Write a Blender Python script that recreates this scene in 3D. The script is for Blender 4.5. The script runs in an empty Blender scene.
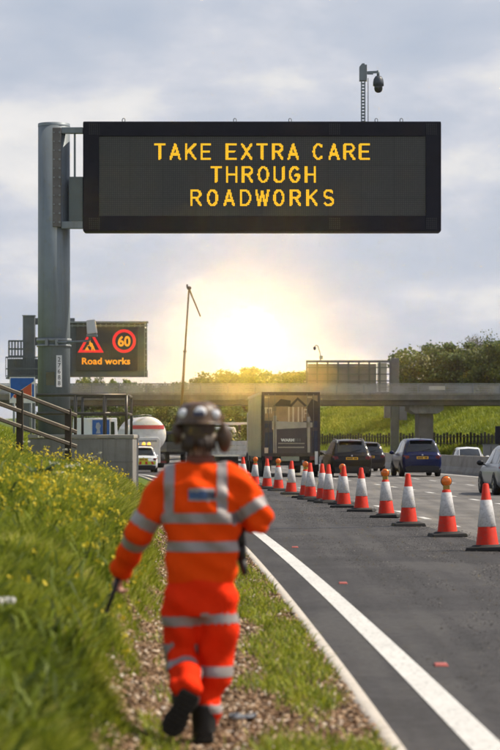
import bpy, bmesh, math, random
import numpy as np
from mathutils import Vector, Matrix, Euler

R = math.radians
rng = np.random.default_rng(7)
random.seed(7)
scene = bpy.context.scene
COL = scene.collection

# ------------------------------------------------------------------ camera, light, exposure
EYE = 1.70
F = 2500.0            # focal length in pixels of the 500-wide photograph
HZ = 438.0            # horizon row
cam_d = bpy.data.cameras.new("camera")
cam = bpy.data.objects.new("camera", cam_d)
COL.objects.link(cam)
cam.location = (0, 0, EYE)
cam.rotation_euler = (R(90), 0, 0)
cam_d.sensor_fit = 'HORIZONTAL'
cam_d.sensor_width = 24.0
cam_d.lens = 120.0
cam_d.shift_y = (HZ - 375.0) / 500.0
cam_d.clip_start = 0.2
cam_d.clip_end = 6000
cam_d.dof.use_dof = True
cam_d.dof.focus_distance = 58.0
cam_d.dof.aperture_fstop = 3.7
scene.camera = cam

SUN_AZ, SUN_EL = 78.0, 50.0     # azimuth from the view direction towards the right
sd = Vector((math.cos(R(SUN_EL)) * math.sin(R(SUN_AZ)), math.cos(R(SUN_EL)) * math.cos(R(SUN_AZ)), math.sin(R(SUN_EL))))
sun_d = bpy.data.lights.new("sun", 'SUN')
sun_d.energy = 4.9
sun_d.angle = R(0.5)
sun_d.color = (1.0, 0.90, 0.75)
sun = bpy.data.objects.new("sun", sun_d)
COL.objects.link(sun)
sun.location = (60, 20, 80)
sun.rotation_euler = sd.to_track_quat('Z', 'Y').to_euler()

vs = scene.view_settings
scene.display_settings.display_device = 'sRGB'
vs.view_transform = 'Standard'
vs.look = 'None'
vs.exposure = 0.10
vs.gamma = 1.0
vs.use_curve_mapping = False
cy = scene.cycles
cy.use_denoising = True
cy.max_bounces = 6
cy.diffuse_bounces = 3
cy.glossy_bounces = 3
cy.transmission_bounces = 4
cy.transparent_max_bounces = 8
cy.volume_bounces = 0
cy.sample_clamp_indirect = 6.0


def at(px, py, Y):
    """world point at depth Y seen at a pixel of the 500x750 photograph"""
    return Vector(((px - 250.0) / F * Y, Y, EYE - (py - HZ) / F * Y))


# ------------------------------------------------------------------ node helpers
def nn(nt, typ, **kw):
    n = nt.nodes.new(typ)
    for k, v in kw.items():
        setattr(n, k, v)
    return n


def setin(nt, sock, v):
    if v is None:
        return
    if hasattr(v, 'is_linked') or isinstance(v, bpy.types.NodeSocket):
        nt.links.new(v, sock)
    elif isinstance(v, (tuple, list)) and len(v) == 3 and sock.type == 'RGBA':
        sock.default_value = (*v, 1)
    else:
        sock.default_value = v


def math_n(nt, op, a, b=None, c=None):
    n = nn(nt, 'ShaderNodeMath', operation=op)
    setin(nt, n.inputs[0], a)
    setin(nt, n.inputs[1], b)
    if c is not None:
        setin(nt, n.inputs[2], c)
    return n.outputs[0]


def mixc(nt, fac, a, b, mode='MIX'):
    n = nn(nt, 'ShaderNodeMix', data_type='RGBA', blend_type=mode)
    setin(nt, n.inputs[0], fac)
    setin(nt, n.inputs[6], a)
    setin(nt, n.inputs[7], b)
    return n.outputs[2]


def ramp(nt, fac, stops, interp='LINEAR'):
    n = nn(nt, 'ShaderNodeValToRGB')
    cr = n.color_ramp
    cr.interpolation = interp
    while len(cr.elements) < len(stops):
        cr.elements.new(0.5)
    for e, (p, c) in zip(cr.elements, stops):
        e.position = p
        e.color = (*c, 1) if len(c) == 3 else c
    setin(nt, n.inputs[0], fac)
    return n.outputs[0]


def noise(nt, vec, scale, detail=4, rough=0.55, dist=0.0):
    n = nn(nt, 'ShaderNodeTexNoise')
    setin(nt, n.inputs['Vector'], vec)
    n.inputs['Scale'].default_value = scale
    n.inputs['Detail'].default_value = detail
    n.inputs['Roughness'].default_value = rough
    n.inputs['Distortion'].default_value = dist
    return n.outputs['Fac']


MATS = {}


def mat(name, col, rough=0.6, metal=0.0, var=0.12, vscale=3.0, bump=0.0, bscale=20.0, emit=None, estr=0.0,
        coat=0.0, spec=0.5, dirt=0.0, streak=False):
    if name in MATS:
        return MATS[name]
    m = bpy.data.materials.new(name)
    m.use_nodes = True
    nt = m.node_tree
    p = nt.nodes['Principled BSDF']
    tc = nn(nt, 'ShaderNodeTexCoord')
    ob = tc.outputs['Object']
    c = col
    if var > 0:
        f = noise(nt, ob, vscale, 5, 0.6)
        lo = tuple(max(0, x * (1 - var)) for x in col)
        hi = tuple(min(1, x * (1 + var)) for x in col)
        c = ramp(nt, f, [(0.3, lo), (0.7, hi)])
    if dirt > 0:
        dv = ob
        if streak:
            mpn = nn(nt, 'ShaderNodeMapping')
            mpn.inputs['Scale'].default_value = (2.2, 2.2, 0.14)
            nt.links.new(ob, mpn.inputs[0])
            dv = mpn.outputs[0]
        f2 = noise(nt, dv, vscale * 2.7, 6, 0.7)
        fr = ramp(nt, f2, [(0.48, (0, 0, 0)), (0.72, (dirt,) * 3)])
        c = mixc(nt, fr, c, (0.11, 0.095, 0.075))
    setin(nt, p.inputs['Base Color'], c)
    p.inputs['Roughness'].default_value = rough
    p.inputs['Metallic'].default_value = metal
    p.inputs['Specular IOR Level'].default_value = spec
    p.inputs['Coat Weight'].default_value = coat
    p.inputs['Coat Roughness'].default_value = 0.05
    if emit:
        p.inputs['Emission Color'].default_value = (*emit, 1)
        p.inputs['Emission Strength'].default_value = estr
    if bump > 0:
        b = nn(nt, 'ShaderNodeBump')
        b.inputs['Strength'].default_value = bump
        b.inputs['Distance'].default_value = 0.02
        setin(nt, b.inputs['Height'], noise(nt, ob, bscale, 6, 0.65))
        nt.links.new(b.outputs[0], p.inputs['Normal'])
    MATS[name] = m
    return m


# ------------------------------------------------------------------ world: sky, broken cloud, a golden flare painted in away from the sun lamp
world = bpy.data.worlds.new("World")
scene.world = world
world.use_nodes = True
nt = world.node_tree
nt.nodes.clear()
out = nn(nt, 'ShaderNodeOutputWorld')
sky = nn(nt, 'ShaderNodeTexSky')
sky.sky_type = 'NISHITA'
sky.sun_disc = False
sky.sun_elevation = R(SUN_EL)
sky.sun_rotation = R(SUN_AZ)
sky.air_density = 1.0
sky.dust_density = 2.0
bg_sky = nn(nt, 'ShaderNodeBackground')
nt.links.new(sky.outputs[0], bg_sky.inputs[0])
bg_sky.inputs[1].default_value = 0.11
tc = nn(nt, 'ShaderNodeTexCoord')
gen = tc.outputs['Generated']
mp = nn(nt, 'ShaderNodeMapping')
mp.inputs['Scale'].default_value = (1, 1, 2.3)
mp.inputs['Location'].default_value = (0.37, 0.11, 0.235)
nt.links.new(gen, mp.inputs[0])
cv = mp.outputs[0]
n1 = noise(nt, cv, 11.0, 12, 0.52, 0.15)
n2 = noise(nt, cv, 4.5, 3, 0.5, 0.1)
nsum = math_n(nt, 'ADD', math_n(nt, 'MULTIPLY', n1, 0.72), math_n(nt, 'MULTIPLY', n2, 0.28))
cloud_col = ramp(nt, nsum, [(0.36, (0.46, 0.515, 0.62)), (0.465, (0.53, 0.57, 0.66)), (0.515, (0.62, 0.64, 0.71)),
                            (0.56, (0.75, 0.745, 0.755)), (0.66, (0.90, 0.87, 0.84))])
# golden flare painted into the sky, far from the sun lamp
g = at(252, 338, 100.0) - Vector((0, 0, EYE))
g.normalize()
dp = nn(nt, 'ShaderNodeVectorMath', operation='DOT_PRODUCT')
nrm = nn(nt, 'ShaderNodeVectorMath', operation='NORMALIZE')
nt.links.new(gen, nrm.inputs[0])
nt.links.new(nrm.outputs[0], dp.inputs[0])
dp.inputs[1].default_value = g
one_m = math_n(nt, 'SUBTRACT', 1.0, dp.outputs['Value'])


def gauss(sig, amp):
    e = math_n(nt, 'POWER', 2.718281828, math_n(nt, 'MULTIPLY', one_m, -1.0 / (sig * sig)))
    return math_n(nt, 'MULTIPLY', e, amp)


def scale_c(col, v):
    n = nn(nt, 'ShaderNodeVectorMath', operation='SCALE')
    n.inputs[0].default_value = col
    nt.links.new(v, n.inputs['Scale'])
    return n.outputs[0]


def addv(a, b):
    n = nn(nt, 'ShaderNodeVectorMath', operation='ADD')
    nt.links.new(a, n.inputs[0])
    nt.links.new(b, n.inputs[1])
    return n.outputs[0]


GLOW = addv(addv(scale_c((1.0, 0.60, 0.09), gauss(0.0028, 2700.0)), addv(scale_c((1.0, 0.80, 0.35), gauss(0.0085, 0.9)), scale_c((1.0, 0.70, 0.18), gauss(0.020, 0.16)))),
            scale_c((1.0, 0.74, 0.36), gauss(0.042, 0.07)))
cloud_all = addv(cloud_col, GLOW)
bg_cloud = nn(nt, 'ShaderNodeBackground')
nt.links.new(cloud_all, bg_cloud.inputs[0])
bg_cloud.inputs[1].default_value = 1.0
sep = nn(nt, 'ShaderNodeSeparateXYZ')
nt.links.new(gen, sep.inputs[0])
cover = ramp(nt, sep.outputs['Z'], [(0.0, (1, 1, 1)), (0.22, (0.92,) * 3), (0.5, (0.45,) * 3), (0.9, (0.35,) * 3)])  # cloud thinned overhead, out of view, to lower the ambient light
mixs = nn(nt, 'ShaderNodeMixShader')
nt.links.new(cover, mixs.inputs[0])
nt.links.new(bg_sky.outputs[0], mixs.inputs[1])
nt.links.new(bg_cloud.outputs[0], mixs.inputs[2])
nt.links.new(mixs.outputs[0], out.inputs[0])
world.cycles.sampling_method = 'MANUAL'
world.cycles.sample_map_resolution = 4096


# ------------------------------------------------------------------ mesh helpers
class MB:
    def __init__(self):
        self.v, self.f, self.m = [], [], []
        self.smooth = []

    def add(self, vs, fs, mi=0, sm=False, M=None):
        o = len(self.v)
        for p in vs:
            p = Vector(p)
            self.v.append(tuple(M @ p) if M else tuple(p))
        for f in fs:
            self.f.append(tuple(i + o for i in f))
            self.m.append(mi)
            self.smooth.append(sm)
        return self

    def box(self, c, s, rz=0.0, mi=0, M=None, taper=None):
        x, y, z = s[0] / 2, s[1] / 2, s[2] / 2
        t = taper or (1, 1)
        vs = [(-x, -y, -z), (x, -y, -z), (x, y, -z), (-x, y, -z),
              (-x * t[0], -y * t[1], z), (x * t[0], -y * t[1], z), (x * t[0], y * t[1], z), (-x * t[0], y * t[1], z)]
        T = Matrix.Translation(c) @ Matrix.Rotation(rz, 4, 'Z')
        if M:
            T = Matrix.Translation(c) @ M
        return self.add(vs, [(3, 2, 1, 0), (4, 5, 6, 7), (0, 1, 5, 4), (1, 2, 6, 5), (2, 3, 7, 6), (3, 0, 4, 7)], mi, False, T)

    def rng_box(self, x0, x1, y0, y1, z0, z1, mi=0):
        return self.box(((x0 + x1) / 2, (y0 + y1) / 2, (z0 + z1) / 2), (abs(x1 - x0), abs(y1 - y0), abs(z1 - z0)), 0, mi)

    def cyl(self, p0, p1, r0, r1=None, n=16, mi=0, sm=True, caps=True):
        r1 = r0 if r1 is None else r1
        p0, p1 = Vector(p0), Vector(p1)
        d = p1 - p0
        q = d.to_track_quat('Z', 'Y')
        vs = []
        for p, r in ((p0, r0), (p1, r1)):
            for i in range(n):
                a = 2 * math.pi * i / n
                vs.append(p + q @ Vector((math.cos(a) * r, math.sin(a) * r, 0)))
        o = len(self.v)
        self.add(vs, [(i, (i + 1) % n, n + (i + 1) % n, n + i) for i in range(n)], mi, sm)
        if caps:
            self.f.append(tuple(o + i for i in reversed(range(n))))
            self.f.append(tuple(o + n + i for i in range(n)))
            self.m += [mi, mi]
            self.smooth += [False, False]
        return self

    def tube(self, pts, r, n=8, mi=0):
        rs = r if isinstance(r, (list, tuple)) else [r] * len(pts)
        for i in range(len(pts) - 1):
            self.cyl(pts[i], pts[i + 1], rs[i], rs[i + 1], n, mi)
        return self

    def bar(self, p0, p1, w, h, mi=0):
        """rectangular bar; w across, h upright"""
        p0, p1 = Vector(p0), Vector(p1)
        d = (p1 - p0)
        L = d.length
        d.normalize()
        up = Vector((0, 0, 1)) if abs(d.z) < 0.95 else Vector((0, 1, 0))
        s = d.cross(up).normalized()
        u = s.cross(d).normalized()
        vs = []
        for p in (p0, p1):
            for a, b in ((-1, -1), (1, -1), (1, 1), (-1, 1)):
                vs.append(p + s * (a * w / 2) + u * (b * h / 2))
        return self.add(vs, [(3, 2, 1, 0), (4, 5, 6, 7), (0, 1, 5, 4), (1, 2, 6, 5), (2, 3, 7, 6), (3, 0, 4, 7)], mi)

    def prism(self, poly, T0, T1, mi=0):
        """poly: list of 2-D points, T0/T1: functions 2-D -> 3-D for the near and far face"""
        n = len(poly)
        vs = [T0(p) for p in poly] + [T1(p) for p in poly]
        fs = [tuple(range(n)), tuple(n + i for i in reversed(range(n)))]
        fs += [((i + 1) % n, i, n + i, n + (i + 1) % n) for i in range(n)]
        return self.add(vs, fs, mi)

    def plate(self, poly, y0, y1, mi=0):
        """x-z outline between y0 (towards the viewer) and y1"""
        return self.prism(poly, lambda p: (p[0], y0, p[1]), lambda p: (p[0], y1, p[1]), mi)

    def lathe(self, prof, c=(0, 0, 0), axis='Z', n=24, mi=0, sm=True):
        vs, fs = [], []
        k = len(prof)
        for i in range(n):
            a = 2 * math.pi * i / n
            for r, h in prof:
                if axis == 'Z':
                    p = (r * math.cos(a), r * math.sin(a), h)
                elif axis == 'X':
                    p = (h, r * math.cos(a), r * math.sin(a))
                else:
                    p = (r * math.cos(a), h, r * math.sin(a))
                vs.append((p[0] + c[0], p[1] + c[1], p[2] + c[2]))
        for i in range(n):
            j = (i + 1) % n
            for q in range(k - 1):
                fs.append((i * k + q, j * k + q, j * k + q + 1, i * k + q + 1))
        return self.add(vs, fs, mi, sm)

    def ball(self, c, r, n=14, mi=0):
        rr = r if isinstance(r, (tuple, list)) else (r, r, r)
        vs, fs = [], []
        m = n // 2
        for i in range(m + 1):
            t = math.pi * i / m
            for j in range(n):
                a = 2 * math.pi * j / n
                vs.append((c[0] + rr[0] * math.sin(t) * math.cos(a), c[1] + rr[1] * math.sin(t) * math.sin(a), c[2] + rr[2] * math.cos(t)))
        for i in range(m):
            for j in range(n):
                fs.append((i * n + j, (i + 1) * n + j, (i + 1) * n + (j + 1) % n, i * n + (j + 1) % n))
        return self.add(vs, fs, mi, True)

    def build(self, name, mats, parent=None, bevel=0.0, loc=None, fixn=True):
        me = bpy.data.meshes.new(name)
        me.from_pydata(self.v, [], self.f)
        mats = mats if isinstance(mats, (list, tuple)) else [mats]
        for m in mats:
            me.materials.append(m)
        me.polygons.foreach_set('material_index', self.m)
        me.polygons.foreach_set('use_smooth', self.smooth)
        me.update()
        if fixn:
            bm = bmesh.new()
            bm.from_mesh(me)
            bmesh.ops.recalc_face_normals(bm, faces=bm.faces)
            bm.to_mesh(me)
            bm.free()
        o = bpy.data.objects.new(name, me)
        COL.objects.link(o)
        if parent:
            o.parent = parent
        if loc is not None:
            o.location = loc
        if bevel > 0:
            b = o.modifiers.new('bevel', 'BEVEL')
            b.width = bevel
            b.segments = 2
            b.limit_method = 'ANGLE'
            b.angle_limit = R(35)
        return o


def tag(o, label=None, cat=None, group=None, kind=None):
    if label:
        o['label'] = label
    if cat:
        o['category'] = cat
    if group:
        o['group'] = group
    if kind:
        o['kind'] = kind
    return o


def thing(name, label, cat, loc=(0, 0, 0), rz=0.0, group=None):
    o = bpy.data.objects.new(name, None)
    COL.objects.link(o)
    o.empty_display_size = 0.3
    o.location = loc
    o.rotation_euler = (0, 0, rz)
    return tag(o, label, cat, group)


def copy_tree(o, parent=None):
    c = o.copy()
    COL.objects.link(c)
    c.parent = parent
    for ch in [x for x in bpy.data.objects if x.parent == o]:
        copy_tree(ch, c)
    return c


def mesh_np(name, V, quads=None, tris=None, mats=None, attr=None, parent=None, smooth=False):
    me = bpy.data.meshes.new(name)
    V = np.asarray(V, dtype=np.float32)
    nq = 0 if quads is None else len(quads)
    ntr = 0 if tris is None else len(tris)
    me.vertices.add(len(V))
    me.vertices.foreach_set('co', V.ravel())
    loops = []
    starts = []
    if nq:
        loops.append(np.asarray(quads, dtype=np.int32).ravel())
        starts.append(np.arange(nq, dtype=np.int32) * 4)
    if ntr:
        loops.append(np.asarray(tris, dtype=np.int32).ravel())
        starts.append(nq * 4 + np.arange(ntr, dtype=np.int32) * 3)
    L = np.concatenate(loops)
    S = np.concatenate(starts)
    me.loops.add(len(L))
    me.loops.foreach_set('vertex_index', L)
    me.polygons.add(len(S))
    me.polygons.foreach_set('loop_start', S)
    if smooth:
        me.polygons.foreach_set('use_smooth', np.ones(len(S), dtype=bool))
    me.update(calc_edges=True)
    if attr is not None:
        a = me.attributes.new('rnd', 'FLOAT', 'POINT')
        a.data.foreach_set('value', np.asarray(attr, dtype=np.float32))
    for m in (mats or []):
        me.materials.append(m)
    o = bpy.data.objects.new(name, me)
    COL.objects.link(o)
    if parent:
        o.parent = parent
    return o


def text_mesh(txt, size, bold=0.0, spacing=1.0):
    """2-D filled text (x right, y up, baseline at 0) as (verts, faces), centred on x"""
    cu = bpy.data.curves.new('lettering', 'FONT')
    cu.body = txt
    cu.size = size
    cu.offset = bold
    cu.space_character = spacing
    cu.align_x = 'CENTER'
    cu.resolution_u = 4
    o = bpy.data.objects.new('lettering', cu)
    COL.objects.link(o)
    dg = bpy.context.evaluated_depsgraph_get()
    me = bpy.data.meshes.new_from_object(o.evaluated_get(dg))
    vs_ = [tuple(v.co) for v in me.vertices]
    fs_ = [tuple(p.vertices) for p in me.polygons]
    bpy.data.objects.remove(o)
    bpy.data.curves.remove(cu)
    bpy.data.meshes.remove(me)
    return vs_, fs_


# ------------------------------------------------------------------ the lie of the land
def Lx(Y):
    """x of the inner edge of the white edge line"""
    Y = np.asarray(Y, dtype=float)
    Yc = np.minimum(Y, 350.0)
    return 1.63 - 0.0196 * Yc - 0.000305 * Yc ** 2 - 0.2331 * (Y - Yc)


def Lslope(Y):
    return -0.0196 - 0.00061 * min(Y, 350.0)


def heading(Y):
    return math.atan(-Lslope(Y))


def sstep(a, b, x):
    t = np.clip((np.asarray(x, dtype=float) - a) / (b - a), 0, 1)
    return t * t * (3 - 2 * t)


PO = np.array([-600, -150, -60, -30, -18, -12, -7, -4.7, -3.5, -2.75, -2.3, -2.0, -1.75, -1.0, -0.56, 34.6, 36.0, 38.0, 42.0, 50.0, 60.0, 75.0, 130.0, 600.0])
PZ = np.array([6.0, 5.0, 4.2, 3.6, 3.2, 2.85, 2.1, 1.42, 1.12, 1.00, 0.76, 0.20, 0.03, 0.02, 0.0, 0.0, 0.05, 0.35, 1.5, 4.3, 7.2, 8.2, 9.0, 12.0])


def near_k(Y):
    return 0.50 + 0.50 * sstep(9, 27, Y)


def gz(Y, off):
    off = np.asarray(off, dtype=float)
    z = np.interp(off, PO, PZ) * np.where(off < 0, near_k(Y), 1.0)
    left = np.clip(1 - off / 15.0, 0, 1)
    dip = -0.55 * sstep(108, 165, Y) - 0.6 * sstep(165, 230, Y)
    return z + dip * left - 0.25 * sstep(100, 140, Y) * sstep(16, 17.5, off) * (1 - sstep(34, 36, off))


def on(Y, off, dz=0.0):
    return Vector((float(Lx(Y)) + off, Y, float(gz(Y, off)) + dz))


def off_of(px, Y):
    return (px - 250.0) / F * Y - float(Lx(Y))


# materials for the ground
def ground_mat():
    m = bpy.data.materials.new('verge_soil_and_grass')
    m.use_nodes = True
    nt = m.node_tree
    p = nt.nodes['Principled BSDF']
    tc = nn(nt, 'ShaderNodeTexCoord')
    ob = tc.outputs['Object']
    a = noise(nt, ob, 0.35, 6, 0.65)
    b = noise(nt, ob, 4.0, 6, 0.7)
    c = noise(nt, ob, 30.0, 4, 0.7)
    s = math_n(nt, 'ADD', math_n(nt, 'ADD', math_n(nt, 'MULTIPLY', a, 0.4), math_n(nt, 'MULTIPLY', b, 0.35)), math_n(nt, 'MULTIPLY', c, 0.25))
    col = ramp(nt, s, [(0.36, (0.05, 0.075, 0.014)), (0.48, (0.105, 0.15, 0.022)), (0.58, (0.17, 0.21, 0.034)), (0.68, (0.24, 0.23, 0.07))])
    setin(nt, p.inputs['Base Color'], col)
    p.inputs['Roughness'].default_value = 0.95
    p.inputs['Specular IOR Level'].default_value = 0.15
    bp = nn(nt, 'ShaderNodeBump')
    bp.inputs['Strength'].default_value = 0.7
    bp.inputs['Distance'].default_value = 0.15
    setin(nt, bp.inputs['Height'], s)
    nt.links.new(bp.outputs[0], p.inputs['Normal'])
    return m


def asphalt_mat(name, base, lo, hi, chip, patch, rough=0.85):
    m = bpy.data.materials.new(name)
    m.use_nodes = True
    nt = m.node_tree
    p = nt.nodes['Principled BSDF']
    tc = nn(nt, 'ShaderNodeTexCoord')
    ob = tc.outputs['Object']
    # streaks along the travel direction
    mp = nn(nt, 'ShaderNodeMapping')
    mp.inputs['Scale'].default_value = (1.6, 0.04, 1)
    mp.inputs['Rotation'].default_value = (0, 0, R(2.5))
    nt.links.new(ob, mp.inputs[0])
    st = noise(nt, mp.outputs[0], 1.6, 5, 0.6)
    pa = noise(nt, ob, 0.35, 6, 0.65, 0.4)
    gr = noise(nt, ob, 90.0, 3, 0.8)
    mid = noise(nt, ob, 9.0, 5, 0.75)
    chipn = noise(nt, ob, 28.0, 4, 0.85)
    s = math_n(nt, 'ADD', math_n(nt, 'MULTIPLY', st, 0.45), math_n(nt, 'MULTIPLY', pa, 0.55))
    c1 = ramp(nt, s, [(0.42, lo), (0.5, base), (0.58, hi)])
    c2 = mixc(nt, ramp(nt, gr, [(0.50, (0, 0, 0)), (0.68, (0.75,) * 3)]), c1, chip)
    c3 = mixc(nt, ramp(nt, mid, [(0.56, (0, 0, 0)), (0.70, (0.7,) * 3)]), c2, patch)
    c3 = mixc(nt, ramp(nt, chipn, [(0.56, (0, 0, 0)), (0.70, (0.4,) * 3)]), c3, chip)
    c3 = mixc(nt, ramp(nt, chipn, [(0.34, (0.75,) * 3), (0.44, (0, 0, 0))]), c3, patch)
    setin(nt, p.inputs['Base Color'], c3)
    setin(nt, p.inputs['Roughness'], ramp(nt, mid, [(0.3, (rough - 0.18,) * 3), (0.7, (rough + 0.05,) * 3)]))
    p.inputs['Specular IOR Level'].default_value = 0.35
    bp = nn(nt, 'ShaderNodeBump')
    bp.inputs['Strength'].default_value = 0.55
    bp.inputs['Distance'].default_value = 0.012
    setin(nt, bp.inputs['Height'], math_n(nt, 'ADD', gr, math_n(nt, 'MULTIPLY', mid, 0.8)))
    nt.links.new(bp.outputs[0], p.inputs['Normal'])
    return m


def paint_mat(name, col, wear=0.5, under=(0.07, 0.068, 0.066)):
    m = bpy.data.materials.new(name)
    m.use_nodes = True
    nt = m.node_tree
    p = nt.nodes['Principled BSDF']
    tc = nn(nt, 'ShaderNodeTexCoord')
    ob = tc.outputs['Object']
    a = noise(nt, ob, 24.0, 7, 0.75)
    b = noise(nt, ob, 1.2, 5, 0.6)
    c = ramp(nt, b, [(0.3, tuple(x * 0.82 for x in col)), (0.7, col)])
    f = ramp(nt, a, [(0.52, (0, 0, 0)), (0.64, (wear,) * 3)])
    setin(nt, p.inputs['Base Color'], mixc(nt, f, c, under))
    p.inputs['Roughness'].default_value = 0.7
    bp = nn(nt, 'ShaderNodeBump')
    bp.inputs['Strength'].default_value = 0.3
    bp.inputs['Distance'].default_value = 0.006
    setin(nt, bp.inputs['Height'], a)
    nt.links.new(bp.outputs[0], p.inputs['Normal'])
    return m


def path_mat():
    m = bpy.data.materials.new('trodden_chippings')
    m.use_nodes = True
    nt = m.node_tree
    p = nt.nodes['Principled BSDF']
    tc = nn(nt, 'ShaderNodeTexCoord')
    ob = tc.outputs['Object']
    v = nn(nt, 'ShaderNodeTexVoronoi')
    v.inputs['Scale'].default_value = 26.0
    nt.links.new(ob, v.inputs['Vector'])
    sx = nn(nt, 'ShaderNodeSeparateColor')
    nt.links.new(v.outputs['Color'], sx.inputs[0])
    col = ramp(nt, sx.outputs[0], [(0.0, (0.045, 0.025, 0.013)), (0.4, (0.13, 0.075, 0.04)), (0.7, (0.26, 0.165, 0.10)), (0.95, (0.42, 0.31, 0.21))])
    n = noise(nt, ob, 1.3, 5, 0.6)
    col = mixc(nt, ramp(nt, n, [(0.42, (0, 0, 0)), (0.62, (0.55,) * 3)]), col, (0.13, 0.085, 0.05))
    setin(nt, p.inputs['Base Color'], col)
    p.inputs['Roughness'].default_value = 0.9
    bp = nn(nt, 'ShaderNodeBump')
    bp.inputs['Strength'].default_value = 1.0
    bp.inputs['Distance'].default_value = 0.03
    setin(nt, bp.inputs['Height'], v.outputs['Distance'])
    nt.links.new(bp.outputs[0], p.inputs['Normal'])
    return m


M_GROUND = ground_mat()
M_NEW = asphalt_mat('fresh_asphalt', (0.030, 0.028, 0.030), (0.016, 0.015, 0.016), (0.054, 0.051, 0.050), (0.15, 0.14, 0.135), (0.016, 0.016, 0.016))
M_OLD = asphalt_mat('worn_asphalt', (0.135, 0.126, 0.116), (0.085, 0.080, 0.076), (0.185, 0.172, 0.156), (0.24, 0.225, 0.205), (0.095, 0.09, 0.085))
M_LINE = paint_mat('road_marking_white', (0.70, 0.69, 0.655), 0.8)
M_KERB = paint_mat('pale_edge_concrete', (0.52, 0.475, 0.415), 0.85, (0.25, 0.2, 0.15))
M_PATH = path_mat()


def strip_sheet(name, Ys, offs, m, dz=0.0, bumps=0.0, thick=0.0):
    Ys = np.asarray(Ys, dtype=float)
    offs = np.asarray(offs, dtype=float)
    YY, OO = np.meshgrid(Ys, offs, indexing='ij')
    X = Lx(YY) + OO
    Z = np.zeros_like(X)
    for i, y in enumerate(Ys):
        Z[i] = gz(y, offs) + dz
    if bumps > 0:
        k = np.sin(YY * 1.7 + OO * 2.3) * np.sin(OO * 3.1 - YY * 0.9) + 0.6 * np.sin(YY * 4.1 + 1.3 * OO) * np.sin(OO * 6.3 + 0.7)
        w = np.clip((-OO - 1.0) / 2.0, 0, 1) + np.clip((OO - 37) / 6.0, 0, 3)
        Z += bumps * k * w
    V = np.stack([X, YY, Z], -1).reshape(-1, 3)
    a, b = len(Ys), len(offs)
    i, j = np.meshgrid(np.arange(a - 1), np.arange(b - 1), indexing='ij')
    q = np.stack([i * b + j, i * b + j + 1, (i + 1) * b + j + 1, (i + 1) * b + j], -1).reshape(-1, 4)
    if thick > 0:
        n = len(V)
        V2 = V.copy()
        V2[:, 2] -= thick
        V = np.concatenate([V, V2])
        sd1 = np.stack([np.arange(a - 1) * b, (np.arange(a - 1) + 1) * b, n + (np.arange(a - 1) + 1) * b, n + np.arange(a - 1) * b], -1)
        sd2 = np.stack([np.arange(a - 1) * b + b - 1, n + np.arange(a - 1) * b + b - 1, n + (np.arange(a - 1) + 1) * b + b - 1, (np.arange(a - 1) + 1) * b + b - 1], -1)
        q = np.concatenate([q, sd1, sd2])
    return mesh_np(name, V, q, None, [m], smooth=thick == 0)


Yg = np.unique(np.concatenate([np.arange(-40, 6, 4.0), np.arange(6, 62, 0.5), np.arange(62, 360, 4.0), np.array([380, 420, 480, 560, 700, 900])]))
Og = np.unique(np.concatenate([np.array([-300, -150, -100, -60, -40, -30, -24, -18, -15, -12, -10, -8.5, -7]), np.arange(-6, -0.5, 0.2),
                               np.array([-0.3, 5, 12, 20, 30, 34.6]), np.arange(35.4, 62, 1.6), np.array([66, 75, 90, 130, 200, 350])]))
tag(strip_sheet('ground', Yg, Og, M_GROUND, -0.035, 0.035), kind='structure')
Yr = np.unique(np.concatenate([np.arange(-40, 60, 2.0), np.arange(60, 360, 4.0), np.array([400, 460, 560, 700])]))
tag(strip_sheet('hard_shoulder_and_closed_lane', Yr, np.linspace(-0.47, 3.42, 8), M_NEW, 0.0), kind='structure')
tag(strip_sheet('road', Yr, np.array([3.42, 4, 6, 8, 10, 12, 14, 15.0, 15.6]), M_OLD, 0.0), kind='structure')
tag(strip_sheet('opposite_road', Yr, np.array([15.6, 16, 17.5, 20, 25, 30, 33.8, 34.8]), M_OLD, 0.0), kind='structure')
tag(strip_sheet('verge_path', np.arange(4, 75, 0.5), np.array([-2.0, -1.95, -1.9, -1.85, -1.8, -1.75, -1.6, -1.4, -1.1, -0.8, -0.6]), M_PATH, 0.004), kind='structure')
tag(strip_sheet('edge_strip', np.unique(np.concatenate([np.arange(-40, 75, 1.0), np.arange(75, 300, 4.0)])), np.array([-0.58, -0.47]), M_KERB, 0.022, 0, 0.08), kind='structure')
tag(strip_sheet('edge_line', Yr, np.array([-0.10, 0.10]), M_LINE, 0.005), kind='structure')
tag(strip_sheet('right_edge_line', Yr, np.array([13.9, 14.1]), M_LINE, 0.005), kind='structure')
tag(strip_sheet('opposite_edge_line', Yr, np.array([17.0, 17.2]), M_LINE, 0.005), kind='structure')


def dash_line(name, off, start, step, ln, w, end=320):
    mb = MB()
    y = start
    while y < end:
        ys = np.linspace(y, y + ln, 3)
        vs_ = []
        for yy in ys:
            for s in (-1, 1):
                p = on(yy, off + s * w / 2, 0.005)
                vs_.append(p)
        mb.add(vs_, [(0, 1, 3, 2), (2, 3, 5, 4)])
        y += step
    return tag(mb.build(name, M_LINE, fixn=False), kind='structure')


dash_line('lane_marking', 3.97, 43.2, 4.55, 1.5, 0.15)
dash_line('lane_marking', 7.35, 36.5, 4.5, 1.6, 0.15)
dash_line('lane_marking', 10.6, 31.0, 4.5, 1.8, 0.15)
dash_line('lane_marking', 24.5, 31.0, 9.0, 2.0, 0.15)
dash_line('lane_marking', 28.0, 31.0, 9.0, 2.0, 0.15)
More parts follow.
